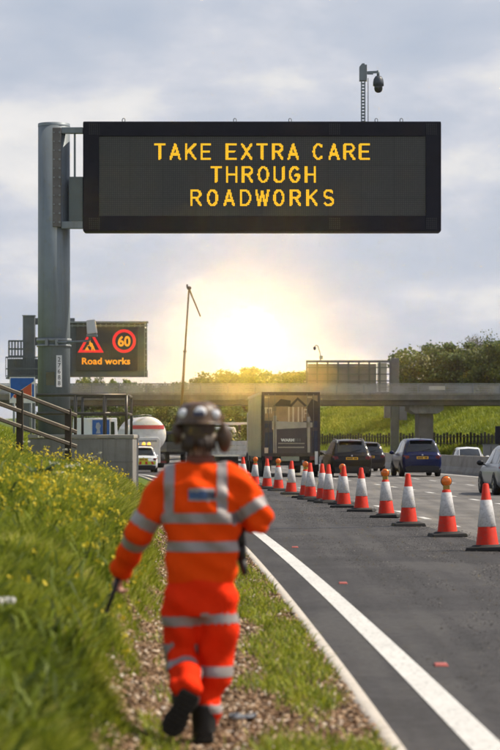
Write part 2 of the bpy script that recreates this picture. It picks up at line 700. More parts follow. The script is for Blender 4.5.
# seam of the resurfacing and a long dark patch across the closed lane
M_SEAM = mat('bitumen_seam', (0.022, 0.021, 0.021), 0.6, var=0.3, vscale=6)
mb = MB()
for (a, oa, b, ob_, w) in ((47.0, 0.1, 48.0, 3.3, 0.35),):
    vs_ = []
    for t in np.linspace(0, 1, 12):
        yy = a + (b - a) * t
        for s in (-1, 1):
            vs_.append(on(yy + s * w / 2 * (1 + 0.3 * math.sin(t * 17)), oa + (ob_ - oa) * t, 0.003))
    mb.add(vs_, [(2 * i, 2 * i + 1, 2 * i + 3, 2 * i + 2) for i in range(11)])
tag(mb.build('road_seam', M_SEAM, fixn=False), kind='structure')

# ================================================================== LARGE STRUCTURE
M_STEEL = mat('painted_grey_steel', (0.20, 0.235, 0.26), 0.5, 0.2, 0.14, 1.2, 0.05, 14, dirt=0.35, streak=True)
M_STEEL2 = mat('galvanised_steel', (0.26, 0.28, 0.29), 0.5, 0.4, 0.18, 3.0, 0.04, 20, dirt=0.3)
M_DARK = mat('black_painted_housing', (0.006, 0.006, 0.015), 0.65, 0.0, 0.25, 2.5, 0.02, 10, spec=0.3)
M_BLACK = mat('black_plastic', (0.010, 0.010, 0.011), 0.55, 0.0, 0.25, 6.0)
M_RUBBER = mat('black_rubber', (0.016, 0.015, 0.015), 0.8, 0.0, 0.3, 8.0, 0.15, 40)
M_CONC = mat('grey_concrete', (0.25, 0.24, 0.22), 0.85, 0.0, 0.2, 1.6, 0.25, 12, dirt=0.55, streak=True)
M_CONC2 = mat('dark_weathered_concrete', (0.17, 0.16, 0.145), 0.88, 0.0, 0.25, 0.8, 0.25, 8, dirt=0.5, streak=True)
M_WHITE = mat('white_paint', (0.78, 0.78, 0.77), 0.45, 0.0, 0.06, 2.0, dirt=0.2)
M_PLATE = mat('white_plate', (0.75, 0.75, 0.74), 0.5, 0.0, 0.08, 6.0)
M_TEXTBLK = mat('black_lettering', (0.01, 0.01, 0.01), 0.6, var=0)
M_LED = mat('amber_lamps', (0.3, 0.15, 0.01), 0.5, var=0, emit=(1.0, 0.55, 0.012), estr=1.1)
M_LED2 = mat('orange_amber_lamps', (0.3, 0.12, 0.01), 0.5, var=0, emit=(1.0, 0.36, 0.02), estr=0.75)
M_LEDR = mat('red_lamps', (0.3, 0.01, 0.01), 0.5, var=0, emit=(1.0, 0.03, 0.035), estr=0.68)


def led_panel_mat(name, pitch):
    m = bpy.data.materials.new(name)
    m.use_nodes = True
    nt = m.node_tree
    p = nt.nodes['Principled BSDF']
    tc = nn(nt, 'ShaderNodeTexCoord')
    mp = nn(nt, 'ShaderNodeMapping')
    mp.inputs['Rotation'].default_value = (R(90), 0, 0)
    nt.links.new(tc.outputs['Object'], mp.inputs[0])
    br = nn(nt, 'ShaderNodeTexBrick')
    br.offset = 0.0
    br.inputs['Scale'].default_value = 1.0
    br.inputs['Brick Width'].default_value = pitch
    br.inputs['Row Height'].default_value = pitch
    br.inputs['Mortar Size'].default_value = pitch * 0.16
    br.inputs['Color1'].default_value = (0.054, 0.054, 0.050, 1)
    br.inputs['Color2'].default_value = (0.064, 0.064, 0.058, 1)
    br.inputs['Mortar'].default_value = (0.030, 0.030, 0.029, 1)
    nt.links.new(mp.outputs[0], br.inputs['Vector'])
    b2 = nn(nt, 'ShaderNodeTexBrick')
    b2.offset = 0.0
    b2.inputs['Scale'].default_value = 1.0
    b2.inputs['Brick Width'].default_value = pitch * 16
    b2.inputs['Row Height'].default_value = pitch * 16
    b2.inputs['Mortar Size'].default_value = pitch * 0.5
    b2.inputs['Color1'].default_value = (1, 1, 1, 1)
    b2.inputs['Color2'].default_value = (0.93, 0.93, 0.94, 1)
    b2.inputs['Mortar'].default_value = (0.82, 0.82, 0.82, 1)
    nt.links.new(mp.outputs[0], b2.inputs['Vector'])
    setin(nt, p.inputs['Base Color'], mixc(nt, 1.0, br.outputs['Color'], b2.outputs['Color'], 'MULTIPLY'))
    p.inputs['Roughness'].default_value = 0.5
    return m


# -------- LED lettering: strokes rasterised to lamps on a square grid
def arc(cx, cy_, rx, ry, a0, a1, n=12):
    return [(cx + rx * math.cos(R(a0 + (a1 - a0) * i / n)), cy_ + ry * math.sin(R(a0 + (a1 - a0) * i / n))) for i in range(n + 1)]


W_ = 0.62
GLYPH = {
    'T': [[(0, 1), (W_, 1)], [(W_ / 2, 1), (W_ / 2, 0)]],
    'A': [[(0, 0), (W_ / 2, 1), (W_, 0)], [(W_ * 0.17, 0.32), (W_ * 0.83, 0.32)]],
    'K': [[(0, 0), (0, 1)], [(W_, 1), (0, 0.40)], [(W_ * 0.34, 0.60), (W_, 0)]],
    'E': [[(W_ * 0.95, 1), (0, 1), (0, 0), (W_ * 0.95, 0)], [(0, 0.52), (W_ * 0.82, 0.52)]],
    'X': [[(0, 0), (W_, 1)], [(0, 1), (W_, 0)]],
    'R': [[(0, 0), (0, 1), (W_ * 0.55, 1)] + arc(W_ * 0.55, 0.755, W_ * 0.43, 0.245, 90, -90) + [(0, 0.51)], [(W_ * 0.5, 0.5), (W_, 0)]],
    'C': [arc(W_ / 2, 0.5, W_ / 2, 0.5, 48, 312, 22)],
    'H': [[(0, 0), (0, 1)], [(W_, 0), (W_, 1)], [(0, 0.5), (W_, 0.5)]],
    'O': [arc(W_ / 2, 0.5, W_ / 2, 0.5, 0, 360, 30)],
    'U': [[(0, 1), (0, 0.32)] + arc(W_ / 2, 0.32, W_ / 2, 0.32, 180, 360) + [(W_, 1)]],
    'G': [arc(W_ / 2, 0.5, W_ / 2, 0.5, 48, 330, 24) + [(W_, 0.45), (W_ * 0.55, 0.45)]],
    'D': [[(0, 0), (0, 1), (W_ * 0.4, 1)] + arc(W_ * 0.4, 0.5, W_ * 0.6, 0.5, 90, -90, 18) + [(0, 0)]],
    'W': [[(-W_ * .17, 1), (W_ * 0.16, 0), (W_ * 0.5, 0.92), (W_ * 0.84, 0), (W_ * 1.17, 1)]],
    'S': [arc(W_ / 2, 0.75, W_ * 0.46, 0.25, 35, 270, 14) + arc(W_ / 2, 0.25, W_ * 0.48, 0.25, 90, -145, 14)[1:]],
}


def led_line(txt, cx, zb, h, adv, y, stroke, pitch, parent, space=0.6):
    pts = []
    x = 0.0
    segs = []
    for ch in txt:
        if ch == ' ':
            x += adv * space
            continue
        for st in GLYPH[ch]:
            for a, b in zip(st[:-1], st[1:]):
                segs.append((x + a[0] * h, a[1] * h, x + b[0] * h, b[1] * h))
        x += adv
    wtot = x - adv + W_ * h
    S = np.array(segs)
    gx = np.arange(-0.1 * h, wtot + 0.1 * h, pitch)
    gzv = np.arange(-0.1 * h, 1.1 * h, pitch)
    PX, PZ_ = np.meshgrid(gx, gzv, indexing='ij')
    PX, PZ_ = PX.ravel()[:, None], PZ_.ravel()[:, None]
    dx, dz = S[:, 2] - S[:, 0], S[:, 3] - S[:, 1]
    t = np.clip(((PX - S[:, 0]) * dx + (PZ_ - S[:, 1]) * dz) / (dx * dx + dz * dz + 1e-12), 0, 1)
    d = np.hypot(PX - S[:, 0] - t * dx, PZ_ - S[:, 1] - t * dz).min(1)
    sel = d < stroke / 2
    px, pz = PX[sel, 0] + cx - wtot / 2, PZ_[sel, 0] + zb
    r = pitch * 0.43
    n = len(px)
    V = np.zeros((n, 4, 3))
    for k, (a, b) in enumerate(((-1, -1), (1, -1), (1, 1), (-1, 1))):
        V[:, k, 0] = px + a * r
        V[:, k, 1] = y
        V[:, k, 2] = pz + b * r
    o = mesh_np('message_line', V.reshape(-1, 3), np.arange(n * 4).reshape(-1, 4), None, [M_LED], parent=parent)
    o['label'] = 'amber lamp lettering reading ' + txt
    return o


# -------- cantilever pole of the big sign
PY = 50.0
pole_x = -3.92
pole = thing('gantry_pole', 'thick grey round steel pole carrying the big message sign', 'pole', (pole_x, PY, 1.2))
MB().cyl((0, 0, 0.25), (0, 0, 6.74), 0.325, 0.318, 48).build('shaft', M_STEEL, pole)
MB().cyl((0, 0, 0), (0, 0, 0.25), 0.36, 0.36, 48).build('base_sleeve', M_STEEL2, pole)
MB().lathe([(0.0, 6.79), (0.2, 6.79), (0.318, 6.78), (0.322, 6.72)], n=48).build('cap', M_STEEL, pole)
# flange plate, two beams, bolt rows
fl = MB().rng_box(0.0, 0.17, -0.40, -0.30, 4.69, 6.66).build('mounting_flange', mat('brown_grey_flange', (0.15, 0.14, 0.14), 0.6, 0.2, 0.15, 2, dirt=0.4), pole, 0.01)
bb = MB()
for i in range(11):
    bb.cyl((0.145, -0.40, 4.78 + i * 0.178), (0.145, -0.43, 4.78 + i * 0.178), 0.022, n=6)
    bb.cyl((0.03, -0.40, 4.78 + i * 0.178), (0.03, -0.42, 4.78 + i * 0.178), 0.016, n=6)
bb.build('bolt_row', M_STEEL2, fl)
mb = MB()
mb.rng_box(0.172, 0.60, -0.36, -0.20, 6.55, 6.67)
mb.build('upper_beam', M_STEEL, pole, 0.008)
MB().rng_box(0.172, 0.60, -0.36, -0.20, 4.66, 4.80).build('lower_beam', M_STEEL, pole, 0.008)
MB().rng_box(0.415, 0.455, -0.30, -0.26, 5.60, 6.55).build('vertical_stay', M_STEEL, pole)
mb = MB()
mb.rng_box(0.33, 0.60, -0.335, -0.05, 4.80, 5.69)
mb.rng_box(0.325, 0.36, -0.34, -0.05, 4.80, 5.60)
mb.build('equipment_box', mat('grey_green_cabinet', (0.12, 0.145, 0.15), 0.55, 0.1, 0.1, 2, dirt=0.3), pole, 0.006)
# number plate on the pole, upright figures
pl_ang = R(22)
cxp, cyp = math.sin(pl_ang) * 0.326, -math.cos(pl_ang) * 0.326
npz = at(62, 371.5, PY).z - 1.2
pln = MB().rng_box(-0.058, 0.058, -0.012, 0.0, -0.315, 0.315).build('number_plate', M_PLATE, pole)
pln.location = (cxp, cyp, npz)
pln.rotation_euler = (0, 0, pl_ang)
for i, ch in enumerate('27688'):
    v_, f_ = text_mesh(ch, 0.125, 0.0)
    d_ = MB().add([(p[0], -0.0145, p[1] + 0.19 - i * 0.118) for p in v_], f_).build('figure', M_TEXTBLK, pln, fixn=False)
st_ = MB().rng_box(-0.085, 0.085, -0.006, 0.0, -0.13, 0.13).build('sticker', mat('olive_sticker', (0.13, 0.125, 0.075), 0.7, var=0.2), pole)
st_.location = (-0.05, -0.322, at(52, 379, PY).z - 1.2)
st_.rotation_euler = (0, 0, R(-8))

# -------- variable message sign
vms = thing('message_sign', 'large black electronic sign reading TAKE EXTRA CARE THROUGH ROADWORKS in amber', 'road sign', (0.24, 49.62, 5.80))
w2, hgt = 3.56, 2.19
mb = MB()
mb.rng_box(-w2, w2, 0.05, 0.55, 0, hgt)
mb.build('housing', M_DARK, vms, 0.03)
# bezel: four borders proud of the face
bz = MB()
dx0, dx1, dz0, dz1 = -3.56 + 0.32, 3.56 - 0.31, 0.31, hgt - 0.30
bz.rng_box(-w2 + 0.01, dx0, 0.0, 0.048, 0.012, hgt - 0.012)
bz.rng_box(dx1, w2 - 0.01, 0.0, 0.048, 0.012, hgt - 0.012)
bz.rng_box(dx0 + 0.002, dx1 - 0.002, 0.0, 0.048, 0.012, dz0)
bz.rng_box(dx0 + 0.002, dx1 - 0.002, 0.0, 0.048, dz1, hgt - 0.012)
bz.build('bezel', M_DARK, vms, 0.008)
P0 = 0.0205
MB().add([(dx0, 0.03, dz0), (dx1, 0.03, dz0), (dx1, 0.03, dz1), (dx0, 0.03, dz1)], [(0, 1, 2, 3)]).build('display_panel', led_panel_mat('unlit_lamp_matrix', P0 * 2), vms)
hL = 0.290
for txt, pxa, pxb, pyb in (('TAKE EXTRA CARE', 154.5, 370, 161.0), ('THROUGH', 210.5, 316, 183.7), ('ROADWORKS', 190.5, 334, 206.8)):
    cxm = (pxa + pxb) / 2
    wtot = (pxb - pxa) / 50.0 - 0.055
    n_l = len(txt.replace(' ', ''))
    n_s = txt.count(' ')
    adv = (wtot - W_ * hL) / (n_l - 1 + n_s * 0.62)
    led_line(txt, at(cxm, 0, PY).x * 0.993 - 0.24, at(0, pyb, PY).z - 5.80, hL, adv, 0.024, 0.050, P0, vms, 0.62)
M_VENT = mat('faint_vent_grille', (0.03, 0.03, 0.036), 0.7, var=0.2, vscale=20)
for vx in (-w2 + 0.23, w2 - 0.2):
    for vz in (0.16, hgt - 0.16):
        v = MB()
        for i in range(6):
            for j in range(6):
                v.box((vx + (i - 2.5) * 0.038, -0.002, vz + (j - 2.5) * 0.038), (0.024, 0.006, 0.024))
        v.build('vent', M_VENT, vms)
for vz in (0.16, hgt - 0.16):
    v = MB()
    for i in range(6):
        for j in range(6):
            v.box((-0.24 + at(334, 0, PY).x + (i - 2.5) * 0.038, -0.002, vz + (j - 2.5) * 0.038), (0.024, 0.006, 0.024))
    v.build('vent', M_VENT, vms)
for ex in (124, 235, 290, 376, 401):
    e = MB()
    X0 = at(ex, 0, PY).x - 0.24
    e.tube([(X0 + 0.03 * math.cos(a), 0.25, hgt + 0.045 + 0.04 * math.sin(a)) for a in np.linspace(-0.6, 3.74, 8)], 0.009, 6)
    e.build('lifting_eye', M_STEEL2, vms)

# -------- CCTV mast on the sign
cm = thing('camera_mast', 'perforated dark mast with dome camera standing on top of the message sign', 'camera', (at(363, 0, PY).x, 49.95, 7.99))
mb = MB()
for s in (-1, 1):
    mb.box((s * 0.034, 0, 0.44), (0.022, 0.06, 0.88))
for i in range(14):
    mb.box((0, 0, 0.03 + i * 0.063), (0.046, 0.058, 0.030))
mb.build('mast', M_STEEL, cm)
MB().plate([(-0.075, 0.84), (0.075, 0.84), (0.075, 1.16), (0.03, 1.16), (0.03, 1.185), (-0.02, 1.185), (-0.075, 1.12)], -0.07, 0.09).build('bracket_box', M_STEEL, cm, 0.006)
MB().tube([(0.10, 0, 0.0), (0.10, 0, 0.9)], 0.007, 6).build('cable', M_BLACK, cm)
mb = MB()
mb.bar((0.075, 0, 1.01), (0.30, 0, 1.02), 0.04, 0.045)
mb.cyl((0.30, 0, 1.05), (0.30, 0, 0.94), 0.028, n=12)
mb.bar((0.08, 0, 0.985), (0.20, 0, 0.985), 0.03, 0.03)
mb.build('arm', M_STEEL, cm)
MB().lathe([(0.0, 0.965), (0.06, 0.955), (0.095, 0.90), (0.108, 0.83), (0.108, 0.76), (0.0, 0.755)], (0.305, 0, -0.02), n=24).build('dome_housing', mat('dark_blue_grey', (0.05, 0.06, 0.075), 0.45), cm)
MB().lathe([(0.085, 0.755), (0.085, 0.70), (0.07, 0.655), (0.04, 0.63), (0.0, 0.622)], (0.305, 0, -0.02), n=24).build('dome_lens', mat('smoked_dome', (0.03, 0.03, 0.032), 0.15), cm)

# -------- traffic detector on an arm from the pole
dt = thing('traffic_detector', 'small pale detector unit on a bracket arm clamped to the big pole', 'detector', (pole_x, PY, at(0, 343, PY).z))
cb = MB()
cb.lathe([(0.335, -0.035), (0.35, -0.035), (0.35, 0.035), (0.335, 0.035)], (0, 0, 0.05), n=40)
cb.lathe([(0.335, -0.02), (0.348, -0.02), (0.348, 0.02), (0.335, 0.02)], (0, 0, -0.06), n=40)
cb.build('clamp_band', M_STEEL2, dt)
mb = MB()
for x in (-0.12, 0.08):
    mb.box((x, -0.355, 0.0), (0.06, 0.05, 0.15))
mb.build('clamp_block', M_STEEL2, dt, 0.006)
MB().tube([(0.1, -0.37, 0.0), (0.30, -0.42, 0.0), (0.74, -0.42, 0.03), (0.74, -0.42, 0.17)], 0.022, 10).build('arm', M_STEEL, dt)
dm = MB().box((0.78, -0.45, 0.30), (0.20, 0.26, 0.28), M=Matrix.Rotation(R(-6), 4, 'Y'), taper=(0.85, 0.9)).build('detector_case', mat('pale_grey_case', (0.55, 0.56, 0.57), 0.4, var=0.06), dt, 0.02)
MB().box((0.79, -0.45, 0.13), (0.21, 0.24, 0.05)).build('case_foot', M_STEEL, dt, 0.006)

# -------- concrete plinth and its railings
plY = 47.0
px0, px1 = at(28, 0, plY).x, at(133, 0, plY).x
ptop = at(0, 434.5, plY).z
plinth = thing('retaining_wall', 'grey concrete plinth wall beneath the railings beside the big pole', 'wall', ((px0 + px1) / 2, plY, 0))
hw = (px1 - px0) / 2
MB().rng_box(-hw, hw, 0.0, 2.3, -0.1, ptop - 0.075).build('wall_block', M_CONC, plinth, 0.02)
MB().rng_box(-hw - 0.005, hw + 0.02, -0.025, 2.33, ptop - 0.072, ptop).build('coping', mat('pale_coping', (0.33, 0.31, 0.27), 0.8, var=0.15, dirt=0.3, bump=0.2), plinth, 0.015)
mb = MB()
for X in (-0.35, 0.42):
    mb.rng_box(X - 0.006, X + 0.006, -0.004, -0.0005, 0, ptop - 0.08)
mb.rng_box(-hw, hw, -0.004, -0.0005, ptop - 0.52, ptop - 0.51)
mb.build('formwork_joint', M_CONC2, plinth)
rl = thing('guard_railing', 'thin dark metal safety railing on top of the concrete plinth', 'railing', (0, plY, ptop))
M_RAIL = mat('weathered_rail', (0.085, 0.08, 0.065), 0.4, 0.5, 0.2, 4)
rx = [at(p, 0, plY).x for p in (36, 75, 104, 126)]
rzt, rzm = at(0, 395, plY).z - ptop, at(0, 413.5, plY).z - ptop
for X in rx[1:]:
    MB().cyl((X, 0.12, 0.0), (X, 0.12, rzt), 0.030, n=10).build('post', M_RAIL, rl)
for X in (rx[3], rx[1], at(99, 0, plY).x):
    MB().cyl((X, 2.1, 0.0), (X, 2.1, rzt), 0.026, n=10).build('post', M_RAIL, rl)
for z in (rzt, rzm):
    MB().tube([(rx[0], 0.12, z), (rx[3], 0.12, z)], 0.030, 10).build('rail', M_RAIL, rl)
    MB().tube([(rx[3], 0.15, z), (rx[3], 2.1, z), (rx[1], 2.1, z)], 0.026, 10).build('return_rail', M_RAIL, rl)

# -------- timber fence on the slope
M_WOOD = mat('weathered_timber', (0.040, 0.029, 0.018), 0.75, 0.0, 0.35, 5.0, 0.35, 30)
M_WOOD2 = mat('painted_sunlit_edge', (0.52, 0.47, 0.38), 0.7, 0.0, 0.2, 6.0, 0.3, 30)  # pale tone that paints sunlight onto the rail tops
fence = thing('timber_fence', 'weathered brown three rail timber fence running down the flowery bank', 'fence', (0, 0, 0))


def fpt(t, zoff):
    """t=0 right end, grows towards the left and the viewer; rails drop to the right"""
    X = -3.24 - 0.73 * t
    Y = 46.0 - 1.7 * t
    return Vector((X, Y, zoff + 0.31 * t))


zr = [at(0, 415, 46).z, at(0, 431.5, 46).z, at(0, 446, 46).z]
for k, t in enumerate((0.13, 1.13, 2.13, 3.13, 4.13, 5.13)):
    p = fpt(t, 0)
    top = fpt(t, zr[0]).z + 0.07
    MB().rng_box(-0.06, 0.06, -0.055, 0.055, top - 1.35, top).build('post', M_WOOD, fence, 0.008, loc=(p.x, p.y + 0.08, 0))
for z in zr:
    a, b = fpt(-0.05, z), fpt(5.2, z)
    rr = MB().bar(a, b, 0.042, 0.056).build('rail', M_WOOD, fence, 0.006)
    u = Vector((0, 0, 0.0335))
    MB().bar(a + u, b + u, 0.044, 0.010).build('sunlit_rail_top', M_WOOD2, rr)

# -------- second message sign (roadworks and 60)
Y2 = 156.0
s2 = thing('lane_sign', 'distant electronic sign with red triangle, 60 roundel and amber Road works', 'road sign', (0, Y2, 0))
def a2(px, py):
    p = at(px, py, Y2)
    return p.x, p.z
fx0, fz1 = a2(69, 321.5)
fx1, fz0 = a2(147.5, 377)
M_FRAME = mat('grey_sign_frame', (0.12, 0.135, 0.145), 0.6, 0.2, 0.2, 0.8, dirt=0.3)
mb = MB()
mb.rng_box(fx0, fx1, 0.1, 0.6, fz0, fz0 + 0.42)
mb.rng_box(fx0, fx1 - 0.18, 0.1, 0.6, fz1 - 0.42, fz1 - 0.12)
mb.rng_box(fx0, fx0 + 0.42, 0.1, 0.6, fz0 + 0.42, fz1 - 0.42)
mb.rng_box(fx1 - 0.62, fx1 - 0.05, 0.1, 0.6, fz0 + 0.42, fz1 - 0.42)
mb.build('frame', M_FRAME, s2)
mb = MB()
mb.rng_box(fx0, fx1 + 0.05, -0.35, 0.65, fz1 - 0.1, fz1)
mb.build('top_rail', M_STEEL2, s2)
wk = MB()
for i in range(14):
    X = fx0 + 0.2 + i * (fx1 - fx0 - 0.3) / 13
    wk.box((X, -0.05, fz1 - 0.23), (0.07, 0.07, 0.24))
for i in range(9):
    wk.box((fx1 - 0.12, -0.05, fz0 + 0.3 + i * 0.36), (0.1, 0.3, 0.06))
wk.rng_box(fx0, fx1, -0.06, -0.02, fz1 - 0.30, fz1 - 0.22)
wk.rng_box(fx1 - 0.2, fx1 - 0.15, -0.2, -0.1, fz0, fz1)
wk.rng_box(fx1 - 0.06, fx1 - 0.01, -0.2, -0.1, fz0, fz1)
wk.build('access_ladder', M_STEEL2, s2)
ddx0, ddz1 = a2(76, 327)
ddx1, ddz0 = a2(138, 371)
MB().rng_box(ddx0, ddx1, -0.1, 0.09, ddz0, ddz1).build('display_panel', led_panel_mat('unlit_matrix_far', 0.06), s2, 0.02)


def ring2(cx, cz, r0, r1, y, n=40):
    vs_ = [(cx + r * math.cos(2 * math.pi * i / n), y, cz + r * math.sin(2 * math.pi * i / n)) for r in (r0, r1) for i in range(n)]
    return vs_, [(i, (i + 1) % n, n + (i + 1) % n, n + i) for i in range(n)]


yl = -0.115
cx_, cz_ = a2(124.2, 341.2)
MB().add(*ring2(cx_, cz_, 0.55, 0.735, yl)).build('roundel_ring', M_LEDR, s2, fixn=False)
v_, f_ = text_mesh('60', 0.86, 0.028)
MB().add([(p[0] * 0.92 + cx_, yl, p[1] + cz_ - 0.305) for p in v_], f_).build('speed_figures', M_LED2, s2, fixn=False)
v_, f_ = text_mesh('Road works', 0.56, 0.018, 1.05)
tx, tz = a2(106, 364.2)
MB().add([(p[0] * 1.06 + tx, yl, p[1] + tz) for p in v_], f_).build('message_line', M_LED2, s2, fixn=False)
ta, tb, tc_ = a2(91, 329.5), a2(77.8, 352.6), a2(103.8, 352.6)
cen = ((ta[0] + tb[0] + tc_[0]) / 3, (ta[1] + tb[1] + tc_[1]) / 3)
outer = [ta, tb, tc_]
inner = [(cen[0] + (p[0] - cen[0]) * 0.66, cen[1] + (p[1] - cen[1]) * 0.66) for p in outer]
MB().add([(p[0], yl, p[1]) for p in outer + inner], [(0, 1, 4, 3), (1, 2, 5, 4), (2, 0, 3, 5)]).build('warning_triangle', M_LEDR, s2, fixn=False)
hx, hz = a2(90.0, 350.8)
dg_ = MB()
def blob(poly):
    dg_.add([(hx + p[0] * 0.82, yl, hz + p[1] * 0.82) for p in poly], [tuple(range(len(poly)))])
blob([(-0.42, 0.0), (-0.02, 0.0), (-0.2, 0.34)])
blob([(0.10, 0.0), (0.2, 0.0), (0.24, 0.32), (0.12, 0.36)])
blob([(0.30, 0.0), (0.42, 0.0), (0.28, 0.36), (0.17, 0.33)])
blob([(0.02, 0.30), (0.28, 0.30), (0.20, 0.56), (0.02, 0.66), (-0.06, 0.6)])
blob([(-0.22, 0.38), (-0.17, 0.34), (0.16, 0.48), (0.12, 0.55)])
blob([(-0.02 + 0.09 * math.cos(a), 0.74 + 0.09 * math.sin(a)) for a in np.linspace(0, 6.1, 9)])
dg_.build('digging_figure', M_LED2, s2, fixn=False)
# its post, beam, maintenance cage
pX = a2(28.5, 0)[0]
ptz = a2(0, 316)[1]
MB().rng_box(-0.37, 0.37, 0.1, 0.8, float(gz(Y2, -5)) - 0.2, ptz).build('support_post', M_FRAME, s2, 0.03, loc=(pX, 0, 0))
MB().rng_box(pX - 0.40, pX + 0.42, 0.05, 0.85, ptz + 0.002, ptz + 0.06).build('post_cap', M_STEEL, s2)
MB().rng_box(pX + 0.372, fx0 + 0.3, 0.62, 0.95, fz0 + 2.0, fz0 + 2.5).build('cantilever_beam', M_FRAME, s2)
MB().rng_box(pX + 0.372, fx0 + 0.3, 0.62, 0.95, ptz - 0.5, ptz - 0.1).build('cantilever_beam', M_FRAME, s2)
cg = MB()
cx0, cz1 = a2(6.5, 357)
cx1, cz0 = a2(69, 377)
for z in (cz0 + 0.05, cz0 + 0.5, cz1 - 0.03):
    cg.rng_box(cx0, cx1, -0.5, -0.44, z - 0.035, z + 0.035)
for i in range(34):
    X = cx0 + i * (cx1 - cx0) / 33
    cg.rng_box(X - 0.02, X + 0.02, -0.49, -0.45, cz0, cz1)
cg.rng_box(cx0, cx1, -0.5, 0.7, cz0 - 0.12, cz0 - 0.02)
cg.rng_box(cx0, cx0 + 0.06, -0.5, 0.7, cz1 - 0.06, cz1)
cg.rng_box(cx0, cx1, 0.66, 0.70, cz0, cz1 - 0.1)
cg.build('maintenance_cage', M_FRAME, s2)
cg = MB()
ux0, uz1 = a2(9, 341)
ux1, uz0 = a2(21, 357)
for X in np.linspace(ux0, ux1, 5):
    cg.rng_box(X - 0.025, X + 0.025, -0.35, -0.3, uz0, uz1)
    cg.rng_box(X - 0.025, X + 0.025, 0.3, 0.35, uz0, uz1)
for z in (uz0 + 0.05, (uz0 + uz1) / 2, uz1):
    cg.rng_box(ux0, ux1 + 0.4, -0.36, -0.3, z - 0.04, z + 0.04)
    cg.rng_box(ux0, ux1 + 0.4, 0.3, 0.36, z - 0.04, z + 0.04)
cg.build('ladder_cage', M_FRAME, s2)

# -------- blue and orange direction board behind the fence
YB = 70.0
bs = thing('direction_board', 'blue roadside board with orange corner and white diagonal behind the timber fence', 'road sign', (0, YB, 0))
def ab(px, py):
    p = at(px, py, YB)
    return p.x, p.z
bx0, bz1 = ab(9.5, 377)
bx1, bz0 = ab(35.0, 403)
M_BLUE = mat('sign_blue', (0.010, 0.105, 0.42), 0.4, var=0.1, vscale=4)
M_ORA = mat('sign_orange', (0.62, 0.10, 0.03), 0.45, var=0.1, vscale=4)
MB().rng_box(bx0, bx1, 0, 0.03, bz0, bz1).build('backing', M_PLATE, bs)
MB().plate([(bx0 + .03, bz0 + .1), (bx0 + .03, bz1 - .03), (bx1 - .03, bz1 - .03), (bx1 - .03, bz1 - 0.12), (bx0 + .12, bz0 + .24)], -0.008, -0.001).build('blue_field', M_BLUE, bs)
MB().plate([(bx0 + .14, bz0 + .14), (bx1 - .10, bz0 + .14), (bx1 - .10, bz1 - .17), (bx0 + .10, bz0 + .2)], -0.008, -0.001).build('orange_field', M_ORA, bs)
MB().rng_box(bx1 - .08, bx1 - .03, -0.008, -0.001, bz0 + .05, bz1 - .20).build('blue_margin', M_BLUE, bs)
for X in (bx0 + 0.12, bx1 - 0.12):
    MB().cyl((X, 0.07, float(gz(YB, -5)) - 0.3), (X, 0.07, bz1 - 0.05), 0.035, n=10).build('post', M_STEEL2, bs)

# -------- blue board pair seen through the railings
YC = 120.0
b2 = thing('information_board', 'blue board in two leaves with pale border seen through the plinth railings', 'road sign', (0, YC, 0))
def ac(px, py):
    p = at(px, py, YC)
    return p.x, p.z
cx0, cz1 = ac(91, 418.5)
cx1, cz0 = ac(110.7, 436)
mid = ac(104.0, 0)[0]
MB().rng_box(cx0, cx1, 0, 0.03, cz0, cz1).build('backing', M_PLATE, b2)
MB().rng_box(cx0 + .06, mid - .04, -0.012, -0.001, cz0 + .06, cz1 - .06).build('blue_leaf', M_BLUE, b2)
MB().rng_box(mid + .02, cx1 - .06, -0.012, -0.001, cz0 + .06, cz1 - .06).build('blue_leaf', M_BLUE, b2)
sy = MB()
sX = ac(98.4, 0)[0]
sy.plate([(sX - .12, cz0 + .12), (sX + .10, cz0 + .12), (sX + .06, cz0 + .34), (sX + .12, cz0 + .50), (sX + .02, cz0 + .66), (sX - .10, cz0 + .62), (sX - .13, cz0 + .42), (sX - .06, cz0 + .30)], -0.02, -0.013)
sy.build('pale_symbol', mat('pale_blue_symbol', (0.30, 0.36, 0.50), 0.5, var=0.2), b2)
for X in (cx0 + 0.15, cx1 - 0.15):
    MB().cyl((X, 0.07, float(gz(YC, off_of(100, YC))) - 0.2), (X, 0.07, cz1), 0.045, n=10).build('post', M_STEEL2, b2)

# -------- overbridge
YBR = 225.0
br = thing('road_bridge', 'grey concrete road bridge with mesh parapet spanning the motorway', 'bridge', (0, YBR, 0))
def az(py, Y=YBR):
    return at(0, py, Y).z
zt, zd, zb = az(383.3), az(394.8), az(405.0)
bxa, bxb = -62.0, 58.0
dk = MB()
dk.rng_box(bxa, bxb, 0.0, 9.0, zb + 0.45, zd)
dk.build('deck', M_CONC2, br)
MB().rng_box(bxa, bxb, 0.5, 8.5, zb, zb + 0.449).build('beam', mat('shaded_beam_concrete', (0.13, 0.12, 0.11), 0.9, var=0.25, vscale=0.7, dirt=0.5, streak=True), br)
MB().rng_box(bxa, bxb, -0.04, 0.45, zd + 0.002, zd + 0.16).build('string_course', M_CONC, br)
M_PAR = mat('pale_parapet_mesh', (0.33, 0.33, 0.32), 0.55, 0.3, 0.15, 0.6)
for yy in (0.15, 8.85):
    mb = MB()
    X = bxa
    while X < bxb:
        mb.rng_box(X, X + 0.058, yy - 0.012, yy + 0.012, zd + 0.162, zt - 0.09)
        X += 0.115
    for z in np.linspace(zd + 0.25, zt - 0.2, 4):
        mb.rng_box(bxa, bxb, yy - 0.02, yy - 0.013, z - 0.02, z + 0.02)
    mb.build('parapet_infill', M_PAR, br)
    MB().rng_box(bxa, bxb, yy - 0.06, yy + 0.06, zt - 0.088, zt).build('parapet_rail', M_STEEL2, br)
